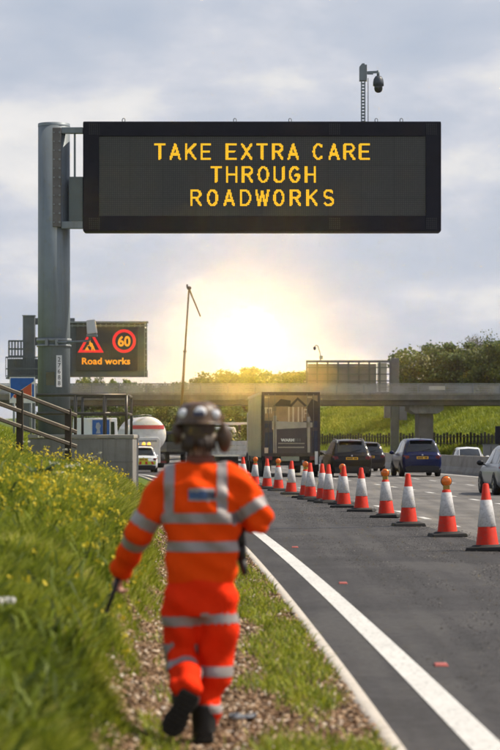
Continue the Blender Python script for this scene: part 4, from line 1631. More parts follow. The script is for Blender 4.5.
fr.rng_box(-TW, -TW + .11, -.03, .06, TH0 - .05, TH1 - 0.01)
fr.rng_box(TW - .11, TW, -.03, .06, TH0 - .05, TH1 - 0.01)
fr.rng_box(-TW + .111, TW - .111, -.03, .06, TH1 - .15, TH1 - 0.01)
fr.rng_box(-TW + .111, TW - .111, -.03, .06, TH0 - .05, TH0 + .09)
fr.build('rear_frame', M_TBODY, tr, 0.008)
for sd_ in (1, -1):
    MB().rng_box(min(sd_ * .006, sd_ * 1.16), max(sd_ * .006, sd_ * 1.16), 0.0, 0.055, TH0 + .095, TH1 - .155).build('rear_door', M_DOOR, tr)
# printed graphic: thin coloured film on the doors
gy0, gy1 = -0.004, -0.0005
SX = 2 * TW / 58.0


def gxz(u, v):
    """u, v in zoomed pixels of the photographed rear (45..460, 60..505)"""
    return (-TW + (u - 45) / 415.0 * 2 * TW, TH1 - (v - 60) / 437.0 * (TH1 - TH0))


def film(name, polys, m, d=0, par=tr):
    b = MB()
    for poly in polys:
        b.plate([gxz(*p) for p in poly], gy0 - d * 0.004, gy1 - d * 0.004)
    return b.build(name, m, par)


G_SKY = mat('print_warm_grey', (0.26, 0.18, 0.115), 0.5, var=0.25, vscale=1.2)
G_BRN = mat('print_brown_roof', (0.055, 0.036, 0.026), 0.5, var=0.25, vscale=3)
G_CRM = mat('print_cream', (0.66, 0.52, 0.36), 0.5, var=0.15, vscale=2)
G_TAN = mat('print_tan_wall', (0.36, 0.22, 0.12), 0.5, var=0.2, vscale=3)
G_BLU = mat('print_slate_blue', (0.075, 0.058, 0.062), 0.5, var=0.15, vscale=2)
G_GRY = mat('print_pale_grey', (0.40, 0.35, 0.30), 0.5, var=0.15, vscale=2)
film('printed_sky', [[(64, 85), (445, 85), (445, 260), (64, 260)]], G_SKY)
film('printed_lower_panel', [[(64, 262), (445, 262), (445, 482), (64, 482)]], G_BLU, 0)
film('printed_wall', [[(150, 165), (360, 165), (360, 262), (195, 285), (150, 250)], [(70, 205), (150, 190), (150, 235), (70, 240)]], G_TAN, 1)
film('printed_roof', [[(125, 160), (180, 110), (250, 120), (250, 160)], [(235, 160), (300, 98), (365, 155), (350, 162), (300, 118), (255, 165)], [(360, 175), (400, 110), (445, 130), (445, 262), (400, 262)]], G_BRN, 2)
film('printed_columns', [[(x, 165), (x + w, 165), (x + w, 268), (x, 268)] for x, w in ((232, 10), (262, 12), (300, 10), (328, 8))]
     + [[(65, 168), (118, 168), (118, 178), (65, 178)], [(68, 178), (80, 178), (80, 210), (68, 210)], [(92, 178), (100, 178), (100, 210), (92, 210)], [(110, 178), (117, 178), (117, 210), (110, 210)], [(343, 178), (368, 178), (368, 188), (343, 188)], [(343, 205), (368, 205), (368, 212), (343, 212)], [(343, 188), (348, 188), (348, 240), (343, 240)], [(363, 188), (368, 188), (368, 240), (363, 240)]], G_CRM, 3)
film('printed_band', [[(118, 262), (405, 272), (405, 305), (118, 320)], [(126, 225), (150, 225), (150, 482), (128, 482)], [(362, 232), (388, 232), (388, 478), (366, 478)]], G_GRY, 3)
for _poly in [[(66, 280), (102, 280), (102, 310), (66, 310)], [(408, 262), (440, 262), (440, 305), (408, 305)], [(66, 340), (120, 340), (120, 480), (66, 480)], [(402, 330), (443, 330), (443, 480), (402, 480)]]:
    film('printed_window', [_poly], mat('print_dark_blue', (0.03, 0.036, 0.07), 0.5, var=0.2), 2)
film('maker_label', [[(64, 445), (95, 445), (95, 485), (64, 485)]], G_CRM, 3)
v_, f_ = text_mesh('WARM', 0.17, 0.008)
x_, z_ = gxz(229, 402)
MB().add([(p[0] * 1.1 + x_, -0.021, p[1] + z_) for p in v_], f_).build('trailer_lettering', M_WHITE, tr, fixn=False)
film('faint_lettering', [[(278 + i * 16, 382), (289 + i * 16, 382), (289 + i * 16, 402), (278 + i * 16, 402)] for i in range(3)], mat('print_mid_grey', (0.14, 0.13, 0.13), 0.5, var=0.1), 4)
film('small_print', [[(162 + i * 9.4, 412), (162 + i * 9.4 + 7, 412), (162 + i * 9.4 + 7, 419), (162 + i * 9.4, 419)] for i in range(20)], G_GRY, 4)
film('small_print', [[(160 + i * 9.4, 438), (160 + i * 9.4 + 7, 438), (160 + i * 9.4 + 7, 447), (160 + i * 9.4, 447)] for i in range(20)], G_GRY, 4)
film('roof_lettering', [[(66 + i * 12, 94), (74 + i * 12, 94), (74 + i * 12, 104), (66 + i * 12, 104)] for i in range(3)] + [[(370 + i * 11, 94), (378 + i * 11, 94), (378 + i * 11, 102), (370 + i * 11, 102)] for i in range(3)], G_CRM, 4)
for x in (-0.98, -0.70, 0.70, 0.98):
    MB().cyl((x, -0.035, TH0 + 0.02), (x, -0.035, TH1 - .1), 0.013, n=8).build('lock_rod', mat('dull_lock_rod', (0.14, 0.12, 0.10), 0.5, 0.3), tr)
ch = MB()
ch.rng_box(-TW + .05, TW - .05, 0.2, TL, TH0 - .22, TH0 - .06)
ch.rng_box(-0.5, 0.5, 0.3, TL, 0.55, TH0 - .221)
ch.build('chassis', M_BLACK, tr)
ub = MB()
ub.rng_box(-1.15, 1.15, 0.02, 0.12, 0.50, 0.62)
ub.rng_box(-0.9, -0.8, 0.1, 0.3, 0.55, 0.9)
ub.rng_box(0.8, 0.9, 0.1, 0.3, 0.55, 0.9)
ub.build('underrun_bar', M_BLACK, tr)
MB().rng_box(-0.44, 0.36, -0.01, 0.02, 0.70, 0.90).build('number_plate_holder', mat('pale_green_plate_panel', (0.24, 0.27, 0.23), 0.6, var=0.15), tr)
for sd_ in (1, -1):
    MB().rng_box(sd_ * 0.98 - .16, sd_ * 0.98 + .16, -0.03, 0.05, 0.74, 0.90).build('tail_light', M_TAIL, tr)
MB().rng_box(1.04, 1.17, -0.05, -0.031, 0.55, 1.12).build('side_marker', M_WHITE, tr)
for y in (1.3, 2.65, 4.0, 13.2, 16.2):
    for sd_ in (1, -1):
        t_, r_ = MB(), MB()
        wheel(t_, r_, sd_ * 1.06, y, 0.50, 0.38)
        ty = t_.build('wheel', M_TYRE, tr)
        r_.build('rim', M_RIM, ty)
for sd_ in (1, -1):
    MB().rng_box(sd_ * 1.05 - .2, sd_ * 1.05 + .2, 0.42, 0.44, 0.25, 0.95).build('mud_flap', M_RUBBER, tr)
cabb = MB()
cabb.plate([(-1.22, 0.9), (1.22, 0.9), (1.22, 2.9), (1.0, 3.35), (-1.0, 3.35), (-1.22, 2.9)], TL + 0.9, TL + 3.1)
cabb.rng_box(-1.2, 1.2, TL - 1.0, TL + 3.15, 0.55, 0.95)
cabb.build('tractor_cab', paint('lorry_cab_paint', (0.12, 0.13, 0.2)), tr, 0.05)

# -------- dropside lorry left of the trailer
DY = 137.0
dl = thing('dropside_lorry', 'white dropside lorry with open frame left of the box trailer', 'lorry', carpos(229.5, DY), heading(138))
M_DS = mat('dirty_white_side', (0.58, 0.57, 0.52), 0.5, 0, 0.1, 1.2, dirt=0.5)
for (z0, z1) in ((0.95, 1.20), (1.215, 1.46), (1.475, 1.72)):
    MB().rng_box(-1.22, 1.22, 0.0, 0.05, z0, z1).build('tailboard_plank', M_DS, dl, 0.008)
sdm = MB()
for sd_ in (1, -1):
    sdm.rng_box(min(sd_ * 1.225, sd_ * 1.27), max(sd_ * 1.225, sd_ * 1.27), 0.0, 6.6, 0.95, 1.72)
sdm.rng_box(-1.22, 1.22, 0.06, 6.6, 0.85, 0.93)
sdm.build('side_boards', M_DS, dl, 0.008)
for X in (-1.2, 1.2):
    for y in (0.05, 6.5):
        MB().rng_box(X - .07, X + .07, y - .06, y + .06, 1.722, 2.62).build('corner_post', mat('dark_post', (0.05, 0.04, 0.035), 0.6), dl)
MB().rng_box(-1.28, 1.28, -0.02, 0.10, 2.622, 2.74).build('top_rail', M_WHITE, dl)
MB().rng_box(-1.28, 1.28, 6.45, 6.58, 2.622, 2.74).build('front_rail', M_WHITE, dl)
chm = MB()
chm.rng_box(-0.5, 0.5, 0.3, 8.5, 0.55, 0.849)
chm.rng_box(-1.1, 1.1, 0.1, 0.2, 0.5, 0.62)
chm.build('chassis', M_BLACK, dl)
for y in (1.6, 7.6):
    for sd_ in (1, -1):
        t_, r_ = MB(), MB()
        wheel(t_, r_, sd_ * 1.02, y, 0.48, 0.36)
        ty = t_.build('wheel', M_TYRE, dl)
        r_.build('rim', M_RIM, ty)
MB().plate([(-1.15, 0.7), (1.15, 0.7), (1.15, 1.9), (0.98, 2.5), (-0.98, 2.5), (-1.15, 1.9)], 6.9, 8.8).build('cab', P_WHITE, dl, 0.06)
for sd_ in (1, -1):
    MB().rng_box(sd_ * 1.0 - .14, sd_ * 1.0 + .14, -0.03, 0.0, 0.78, 0.90).build('tail_light', M_TAIL, dl)
# cut brushwood carried on the lorry bed
V, Q, rn = crown_np(311, 1.35, 2.3, 1300, 0.05, 0.16, 0.4)
ld = thing('green_waste_load', 'yellow green heap of cut brushwood on the bed of the dropside lorry', 'brushwood', carpos(229.5, DY) + Vector((-0.4, 3.2, 0.93)), heading(138))
V[:, 1] *= 1.6
mesh_np('foliage', V, Q, None, [M_LEAF], rn, parent=ld)
MB().tube([(-0.8, -0.6, 0.05), (0.5, 0.8, 0.6)], 0.03, 6).tube([(0.8, -0.8, 0.05), (-0.4, 0.6, 0.7)], 0.03, 6).build('cut_branch', M_BARK, ld)

# -------- tanker
NY = 176.0
tk = thing('tanker_lorry', 'white road tanker with red stripe seen from behind in front of the bridge', 'tanker', carpos(147.5, NY), heading(178))
M_TANK = mat('tanker_white', (0.70, 0.69, 0.67), 0.35, 0, 0.06, 0.8, coat=0.3, dirt=0.3)
tz = float(on(NY, off_of(147.5, NY)).z)
tc_z = at(0, 434.5, NY).z - tz
rx_, rz_ = 1.33, 1.27
def ell(rk, y, n=40):
    return [(rx_ * rk * math.cos(2 * math.pi * i / n), y, tc_z + rz_ * rk * math.sin(2 * math.pi * i / n)) for i in range(n)]
tb_ = MB()
rings = [(0.02, -0.35), (0.45, -0.31), (0.75, -0.21), (0.92, -0.09), (0.985, 0.02), (1.0, 0.12), (1.0, 9.6), (0.9, 9.8), (0.5, 9.95)]
vs_ = []
for rk, y in rings:
    vs_ += ell(rk, y)
tb_.add(vs_, [(i * 40 + j, i * 40 + (j + 1) % 40, (i + 1) * 40 + (j + 1) % 40, (i + 1) * 40 + j) for i in range(len(rings) - 1) for j in range(40)], 0, True)
tb_.build('tank_barrel', M_TANK, tk)
st_ = MB()
pts = []
for u in np.linspace(-0.88, 0.88, 15):
    for v in (0.30, 0.52):
        r_ = math.hypot(u, v)
        r_ = min(r_, 0.985)
        yy = np.interp(r_, [q[0] for q in rings[:5]], [q[1] for q in rings[:5]])
        pts.append((rx_ * u, yy - 0.025, tc_z + rz_ * v))
st_.add(pts, [(2 * i, 2 * i + 2, 2 * i + 3, 2 * i + 1) for i in range(14)])
st_.build('red_stripe', mat('tanker_red', (0.50, 0.045, 0.05), 0.4, var=0.1), tk)
rc = MB()
rc.plate([(-0.86, tc_z - 2.0), (0.86, tc_z - 2.0), (0.86, tc_z - 0.38), (0.7, tc_z - 0.2), (-0.7, tc_z - 0.2), (-0.86, tc_z - 0.38)], -0.5, -0.32)
rc.build('rear_cabinet', M_TANK, tk, 0.03)
lt = MB()
for i in range(9):
    lt.rng_box(-0.62 + i * 0.14, -0.62 + i * 0.14 + 0.10, -0.506, -0.501, tc_z - 0.52, tc_z - 0.40)
lt.build('tank_lettering', mat('tanker_print_blue_grey', (0.10, 0.11, 0.16), 0.5, var=0.1), tk)
for x in (-0.22, 0.30):
    MB().ball((x, -0.505, tc_z - 1.05), (0.09, 0.02, 0.17), 12).build('cabinet_vent', M_BLACK, tk)
for x in (-1.1, 1.1):
    MB().rng_box(x - .2, x + .2, -0.42, -0.36, tc_z - 2.0, tc_z - 1.85).build('tail_light', M_TAIL, tk)
rp = MB()
rp.tube([(-1.05, -0.1, tc_z + rz_ * .75), (-1.05, -0.1, tc_z + rz_ * 1.0), (-0.2, -0.1, tc_z + rz_ * 1.1), (0.3, 0.2, tc_z + rz_ * 1.05)], 0.03, 6)
rp.build('walkway_rail', M_STEEL2, tk)
cm_ = MB()
cm_.rng_box(-0.55, 0.55, 0.1, 9.6, 0.7, 1.05)
cm_.rng_box(-1.2, 1.2, -0.35, -0.2, 0.5, 0.66)
cm_.build('chassis', M_BLACK, tk)
for y in (1.0, 2.35, 3.7, 9.8, 11.6):
    for sd_ in (1, -1):
        t_, r_ = MB(), MB()
        wheel(t_, r_, sd_ * 1.05, y, 0.5, 0.38)
        ty = t_.build('wheel', M_TYRE, tk)
        r_.build('rim', M_RIM, ty)
MB().plate([(-1.2, 0.7), (1.2, 0.7), (1.2, 2.5), (1.0, 3.0), (-1.0, 3.0), (-1.2, 2.5)], 10.3, 12.4).build('cab', P_WHITE, tk, 0.06)

# -------- white lorry cab behind the blue board
VY = 205.0
vn = thing('white_van', 'white van with dark side window behind the blue board', 'van', carpos(106, VY), heading(205) + R(16))
vz = at(0, 418, VY).z - vn.location.z
bdy = MB()
bdy.plate([(-1.08, 0.45), (1.08, 0.45), (1.10, 1.5), (0.98, vz), (-0.98, vz), (-1.10, 1.5)], 0.0, 5.2)
bdy.build('body', P_WHITE, vn, 0.06)
MB().plate([(-0.80, 1.55), (0.80, 1.55), (0.74, vz - 0.30), (-0.74, vz - 0.30)], -0.015, -0.001).build('rear_window', M_GLASS, vn)
MB().rng_box(1.04, 1.12, 0.5, 1.6, 1.5, vz - 0.5).build('side_window', M_GLASS, vn)
for y in (1.0, 4.2):
    for sd_ in (1, -1):
        t_, r_ = MB(), MB()
        wheel(t_, r_, sd_ * 0.95, y, 0.36, 0.24)
        ty = t_.build('wheel', M_TYRE, vn)
        r_.build('rim', M_RIM, ty)
for sd_ in (1, -1):
    MB().rng_box(sd_ * 0.98 - .07, sd_ * 0.98 + .07, -0.02, 0.0, 1.0, 1.45).build('tail_light', M_TAIL, vn)
MB().rng_box(-1.05, 1.05, -0.06, 0.02, 0.40, 0.62).build('bumper', M_BLACK, vn, 0.02)

# -------- crane lorry with thin boom
KY = 200.0
kp = carpos(181.5, KY)
ck = thing('crane_lorry', 'dark lorry carrying a thin tall folding crane boom behind the worker', 'crane lorry', kp, heading(200))
def ak(px, py):
    p = at(px, py, KY)
    return Vector((p.x - kp.x, 0.9, p.z - kp.z))
M_BOOM = mat('ochre_boom', (0.17, 0.12, 0.05), 0.5, 0.2, 0.15, 2)
rotfix = Matrix.Rotation(-heading(200), 3, 'Z')
def akr(px, py):
    v = ak(px, py)
    return rotfix @ Vector((v.x, 0, v.z)) + Vector((0, 0.9, 0))
b0, b1, b2_, b3 = akr(182.5, 412), akr(186.2, 351), akr(190.3, 288), akr(201.8, 316)
MB().tube([b0, b1], [0.115, 0.10], 8).tube([b1, b2_], [0.08, 0.065], 8).build('boom', M_BOOM, ck)
MB().tube([b2_, b3], [0.075, 0.055], 8).build('jib', M_BOOM, ck)
jn = MB().ball(b2_ + Vector((0.0, 0, 0.05)), (0.20, 0.12, 0.16), 10)
jn.box(b2_ + Vector((-0.15, 0, 0.22)), (0.12, 0.1, 0.25))
MB().ball(b1, (0.15, 0.12, 0.12), 10).build('boom_joint', M_BOOM, ck)
jn.build('boom_joint', mat('dark_ochre_joint', (0.08, 0.055, 0.03), 0.6), ck)
MB().cyl((b0.x, b0.y, 1.0), (b0.x, b0.y, b0.z + 0.2), 0.26, 0.15, 12).build('crane_column', M_BOOM, ck)
kb = MB()
kb.rng_box(-1.2, 1.2, 0.0, 6.5, 0.95, 1.15)
kb.rng_box(-1.2, -1.14, 0.0, 6.5, 1.152, 1.7)
kb.rng_box(1.14, 1.2, 0.0, 6.5, 1.152, 1.7)
kb.rng_box(-1.13, 1.13, 0.0, 0.05, 1.152, 1.7)
kb.build('lorry_bed', mat('dark_bed', (0.05, 0.05, 0.055), 0.6, dirt=0.3), ck, 0.01)
MB().plate([(-1.15, 0.7), (1.15, 0.7), (1.15, 2.0), (1.0, 2.6), (-1.0, 2.6), (-1.15, 2.0)], 6.9, 8.8).build('cab', paint('dark_cab_paint', (0.04, 0.045, 0.06)), ck, 0.06)
MB().plate([(-0.9, 1.75), (0.9, 1.75), (0.84, 2.35), (-0.84, 2.35)], 6.885, 6.899).build('rear_window', M_GLASS, ck)
for y in (1.5, 2.8, 7.7):
    for sd_ in (1, -1):
        t_, r_ = MB(), MB()
        wheel(t_, r_, sd_ * 1.02, y, 0.48, 0.36)
        ty = t_.build('wheel', M_TYRE, ck)
        r_.build('rim', M_RIM, ty)

# ================================================================== CONES
M_CONER = mat('cone_red_orange', (0.64, 0.026, 0.008), 0.6, 0, 0.18, 5, dirt=0.45, spec=0.25)
M_CONEW = mat('cone_white_sleeve', (0.58, 0.57, 0.57), 0.6, 0, 0.10, 8, dirt=0.55, spec=0.25)
M_CONEB = mat('cone_black_base', (0.018, 0.017, 0.016), 0.8, 0, 0.3, 8)
CB, CT, CH = 0.185, 0.045, 1.0


def cone_r(z):
    return CB + (CT - CB) * z / CH


def build_cone(lamp):
    root = thing('traffic_cone', 'cone', 'traffic cone', (0, 0, 0), 0, 'traffic cones closing the lane')
    mb = MB()
    mb.box((0, 0, 0.03), (0.62, 0.62, 0.06), taper=(0.94, 0.94))
    mb.lathe([(0.25, 0.06), (0.22, 0.085), (0.19, 0.09)], n=8)
    mb.build('base', M_CONEB, root, 0.012)
    top = 0.80 if lamp else CH
    prof = [(cone_r(0.06) + 0.01, 0.062), (cone_r(0.10), 0.10), (cone_r(top), top), (cone_r(top) * 0.7, top + 0.012), (0, top + 0.014)]
    MB().lathe(prof, n=28).build('cone_body', M_CONER, root)
    z0, z1 = 0.36, 0.76
    MB().lathe([(cone_r(z0) + 0.004, z0), (cone_r(z0) + 0.008, z0 + 0.004), (cone_r(z1) + 0.008, z1), (cone_r(z1), z1 + 0.004)], n=28).build('reflective_sleeve', M_CONEW, root)
    if lamp:
        MB().rng_box(-0.055, 0.055, -0.04, 0.04, top + 0.0, top + 0.09).build('lamp_battery_box', mat('lamp_box_yellow', (0.35, 0.22, 0.03), 0.5), root, 0.01)
        cz = top + 0.155
        MB().lathe([(0.0, -0.055), (0.06, -0.05), (0.085, -0.03), (0.09, 0.0), (0.085, 0.03), (0.06, 0.05), (0.0, 0.055)], (0, 0, cz), 'Y', 24).build('amber_lamp', M_AMBERLENS, root)
        MB().lathe([(0.086, -0.012), (0.097, -0.012), (0.097, 0.012), (0.086, 0.012)], (0, 0, cz), 'Y', 24).build('lamp_rim', M_BLACK, root)
    return root


CONES = [
    (487.5, 550.5, 0, 'unlit red tipped cone standing nearest the camera at the right edge'),
    (447.5, 536.5, 1, 'nearest cone carrying a round amber lamp, second cone from the right'),
    (408.5, 526.0, 0, 'red tipped cone between the two nearest amber lamp cones'),
    (386.5, 517.5, 1, 'amber lamp cone in front of the blue hatchback, second nearest lamp'),
    (361.5, 511.5, 0, 'red tipped cone just left of the second nearest amber lamp cone'),
    (344.0, 507.5, 0, 'red tipped cone standing in front of an amber lamp cone below the black car'),
    (342.0, 504.5, 1, 'amber lamp cone partly hidden behind a red tipped cone below the black car'),
    (328.5, 503.0, 0, 'right one of the closely paired red tipped cones below the black car'),
    (322.5, 501.5, 0, 'left one of the closely paired red tipped cones beside the trailer'),
    (310.5, 499.5, 0, 'red tipped cone covering an amber lamp cone below the trailer right corner'),
    (305.5, 498.0, 1, 'amber lamp cone half covered by a red tipped cone below the trailer'),
    (291.0, 494.5, 0, 'red tipped cone below the middle of the box trailer'),
    (278.5, 490.8, 1, 'amber lamp cone below the left half of the box trailer'),
    (267.0, 488.8, 0, 'red tipped cone between the two farthest amber lamp cones'),
    (254.5, 486.5, 1, 'farthest amber lamp cone beside the trailer rear wheel'),
    (244.0, 485.0, 0, 'farthest red tipped cone next to the worker shoulder'),
]
proto = {}
for i, (px, py, lamp, lab) in enumerate(CONES):
    Y = EYE * F / (py - HZ)
    X = (px - 250) / F * Y
    if lamp not in proto:
        proto[lamp] = build_cone(lamp)
        c = proto[lamp]
    else:
        c = copy_tree(proto[lamp])
    c.location = (X, Y, 0.002)
    c.rotation_euler = (R(random.uniform(-1.0, 1.0)), R(random.uniform(-2.2, 2.2)), random.uniform(-0.5, 0.5))
    tag(c, lab, 'traffic cone')

# -------- red studs on the tarmac, small litter
M_STUD = mat('red_marker', (0.45, 0.10, 0.08), 0.6, var=0.2, vscale=30, dirt=0.4)
for i, (px, py, lab) in enumerate(((441.0, 665.5, 'nearest small red road marker stuck on the dark tarmac'), (343.0, 583.5, 'middle small red road marker on the dark tarmac'), (295.0, 547.5, 'farthest tiny red road marker on the dark tarmac'))):
    Y = EYE * F / (py - HZ)
    o = MB().box((0, 0, 0.008), (0.105, 0.17, 0.016), taper=(0.85, 0.85)).build('road_marker', M_STUD, None, 0.003, loc=((px - 250) / F * Y, Y, 0.001))
    tag(o, lab, 'road marker', 'red road markers')
M_PAPER = mat('litter_paper', (0.70, 0.68, 0.64), 0.7, var=0.1)
M_SCRAP = mat('grey_plastic_scrap', (0.08, 0.09, 0.11), 0.5, var=0.2)


def crumple(name, m, loc, sx, sy, sz, label, rz=0.0):
    n = 7
    vs_, fs_ = [], []
    r_ = random.Random(hash(name + label) % 1000 if False else len(label))
    for side in (0, 1):
        for i in range(n):
            for j in range(n):
                u, v = i / (n - 1) - .5, j / (n - 1) - .5
                vs_.append((u * sx * (1 + r_.uniform(-.12, .12)), v * sy * (1 + r_.uniform(-.12, .12)), r_.uniform(0, sz) + 0.006 + (0.004 if side else 0)))
    for side in (0, 1):
        for i in range(n - 1):
            for j in range(n - 1):
                a = side * n * n + i * n + j
                fs_.append((a, a + 1, a + n + 1, a + n))
    o = MB().add(vs_, fs_).build(name, m, None)
    o.location = loc
    o.rotation_euler = (0, 0, rz)
    return tag(o, label, 'litter')


def gp(px, py):
    Y = EYE * F / (py - HZ)
    return Vector(((px - 250) / F * Y, Y, 0))
p = gp(243, 727)
crumple('plastic_scrap', M_SCRAP, (p.x, p.y, float(gz(p.y, -1)) + 0.03), 0.16, 0.14, 0.03, 'grey blue plastic scrap on the chippings right of the worker boot')
p = at(3, 606, 14.1)
crumple('paper_litter', M_PAPER, (p.x, p.y, p.z), 0.11, 0.13, 0.05, 'white scrap of paper caught in the grass at the left edge', 0.7)

# ================================================================== THE WORKER
WY = 13.6
wroot_p = Vector((at(200, 0, WY).x, WY, 0.025))
M_SKIN = mat('skin', (0.42, 0.23, 0.16), 0.55, 0, 0.08, 12)
M_HV = mat('hi_vis_orange', (0.95, 0.074, 0.004), 0.85, 0, 0.10, 9, 0.5, 16, spec=0.08)
M_HV2 = mat('hi_vis_orange_red', (0.95, 0.038, 0.006), 0.85, 0, 0.10, 9, 0.5, 16, spec=0.08)
M_REFL = mat('grey_reflective_tape', (0.33, 0.29, 0.28), 0.5, 0.1, 0.15, 14, 0.2, 30)
M_BOOT = mat('black_boot', (0.016, 0.014, 0.013), 0.6, 0, 0.3, 12, 0.2, 20)
M_SOLE = mat('boot_sole', (0.022, 0.018, 0.013), 0.85, 0, 0.3, 20, 0.4, 30)
M_GLOVE = mat('dark_glove', (0.03, 0.025, 0.025), 0.8, 0, 0.3, 12)
M_HAIR = mat('dark_brown_hair', (0.035, 0.018, 0.010), 0.55, 0, 0.4, 30, 0.4, 60)
M_HELM = mat('mottled_brown_helmet', (0.115, 0.066, 0.036), 0.45, 0, 0.8, 15, coat=0.1)
M_HELW = mat('white_helmet_spot', (0.80, 0.80, 0.82), 0.35, 0, 0.05)


def WL(px, py, y=0.0):
    return at(px, py, WY + y) - wroot_p


def capsules(mb, pts, rs, n=16):
    for (a, b, ra, rb) in zip(pts[:-1], pts[1:], rs[:-1], rs[1:]):
        mb.cyl(a, b, ra, rb, n)
    for p, r in zip(pts, rs):
        mb.ball(p, r, n)
    return mb


def erings(mb, rings, n=28):
    """closed loft of elliptical sections: (cx, cy, z, rx, ry)"""
    vs_ = []
    for cx, cy_, z, a, b in rings:
        for i in range(n):
            t = 2 * math.pi * i / n
            c, s = math.cos(t), math.sin(t)
            e = 0.85
            vs_.append((cx + a * math.copysign(abs(c) ** e, c), cy_ + b * math.copysign(abs(s) ** e, s), z))
    k = len(rings)
    mb.add(vs_, [(i * n + j, i * n + (j + 1) % n, (i + 1) * n + (j + 1) % n, (i + 1) * n + j) for i in range(k - 1) for j in range(n)], 0, True)
    o = len(mb.v) - k * n
    mb.f += [tuple(o + j for j in reversed(range(n))), tuple(o + (k - 1) * n + j for j in range(n))]
    mb.m += [0, 0]
    mb.smooth += [False, False]
    return mb


def voxel(mb, name, m, parent, vox=0.012, smooth=6, wrinkle=0.0, wscale=18.0):
    o = mb.build(name, m, None)
    r_ = o.modifiers.new('remesh', 'REMESH')
    r_.mode = 'VOXEL'
    r_.voxel_size = vox
    s = o.modifiers.new('smooth', 'SMOOTH')
    s.factor = 0.5
    s.iterations = smooth
    dg = bpy.context.evaluated_depsgraph_get()
    me = bpy.data.meshes.new_from_object(o.evaluated_get(dg))
    me.name = name
    old = o.data
    o.modifiers.clear()
    o.data = me
    bpy.data.meshes.remove(old)
    if wrinkle > 0:
        n = len(me.vertices)
        co = np.zeros(n * 3, dtype=np.float32)
        no = np.zeros(n * 3, dtype=np.float32)
        me.vertices.foreach_get('co', co)
        me.vertices.foreach_get('normal', no)
        co, no = co.reshape(-1, 3), no.reshape(-1, 3)
        x, y, z = co.T
        w = np.sin(wscale * (z * 1.3 + 0.7 * x) + 3 * np.sin(5 * x + 4 * z)) * np.sin(wscale * 0.6 * (x - y + 0.3 * z) + 2 * np.sin(7 * z + 3 * y))
        co = co + no * (wrinkle * w)[:, None]
        me.vertices.foreach_set('co', co.astype(np.float32).ravel())
    me.polygons.foreach_set('use_smooth', np.ones(len(me.polygons), dtype=bool))
    me.materials.clear()
    me.materials.append(m)
    me.update()
    o.parent = parent
    return o


def band(src, name, m, parent, test, off=0.004):
    """tape lying on the cloth: the faces of the garment inside a zone, lifted a little"""
    me = src.data
    n = len(me.vertices)
    co = np.zeros(n * 3, dtype=np.float32)
    no = np.zeros(n * 3, dtype=np.float32)
    me.vertices.foreach_get('co', co)
    me.vertices.foreach_get('normal', no)
    co, no = co.reshape(-1, 3), no.reshape(-1, 3)
    keep = [tuple(p.vertices) for p in me.polygons if test(Vector(co[list(p.vertices)].mean(0)))]
    if not keep:
        return None
    idx = sorted({i for f in keep for i in f})
    mp_ = {v: i for i, v in enumerate(idx)}
    mb = MB()
    mb.add([tuple(co[i] + no[i] * off) for i in idx], [tuple(mp_[i] for i in f) for f in keep], 0, True)
    return mb.build(name, m, parent)


person = thing('person', 'worker walking away in an orange hi-vis suit and dark helmet holding a stick', 'person', wroot_p)
# joints (x right, y away from the camera, z up)
headc = WL(199, 428, 0.04)
neck = WL(200, 458, 0.02)
shL, shR = WL(166, 486, 0.0), WL(238, 485, 0.0)
elL, elR = WL(139, 531, 0.04), WL(259, 519, -0.02)
haL, haR = WL(121, 570, 0.24), WL(238, 520, 0.36)
hipL, hipR = WL(184, 592, 0.0), WL(219, 592, 0.0)
knL, knR = WL(181, 655, 0.10), WL(218, 662, 0.05)
anL, anR = WL(187, 691, -0.24), WL(205, 722, 0.02)

# body: one continuous surface (torso, neck, head, arms, legs, five-fingered hands)
bm_ = MB()
erings(bm_, [(0, 0, 0.78, .13, .09), (0, 0, .90, .155, .105), (0, .0, 1.05, .14, .09), (0, .01, 1.25, .155, .10), (0, .01, 1.40, .165, .10), (0, .02, 1.50, .10, .07), (0, .03, 1.53, .06, .06)])
capsules(bm_, [WL(200, 470, 0.02), WL(200, 446, 0.03)], [.060, .058])
erings(bm_, [(headc.x, headc.y - .005, headc.z + d, a, b) for d, a, b in ((-.125, .045, .055), (-.10, .056, .078), (-.05, .068, .092), (0.0, .076, .10), (.05, .077, .10), (.09, .062, .082), (.115, .03, .04))])
bm_.ball(headc + Vector((0, .105, -.02)), (.016, .026, .022), 10)      # nose
bm_.ball(headc + Vector((0, .085, -.068)), (.026, .018, .012), 10)     # lips
for s in (-1, 1):
    bm_.ball(headc + Vector((s * .033, .088, .012)), (.017, .014, .011), 10)
    bm_.ball(headc + Vector((s * .079, -.005, -.01)), (.012, .024, .034), 10)
for sh, el, ha in ((shL, elL, haL), (shR, elR, haR)):
    capsules(bm_, [sh, el, ha], [.05, .040, .028])
for hp, kn, an in ((hipL, knL, anL), (hipR, knR, anR)):
    capsules(bm_, [hp, kn, an], [.085, .055, .038])


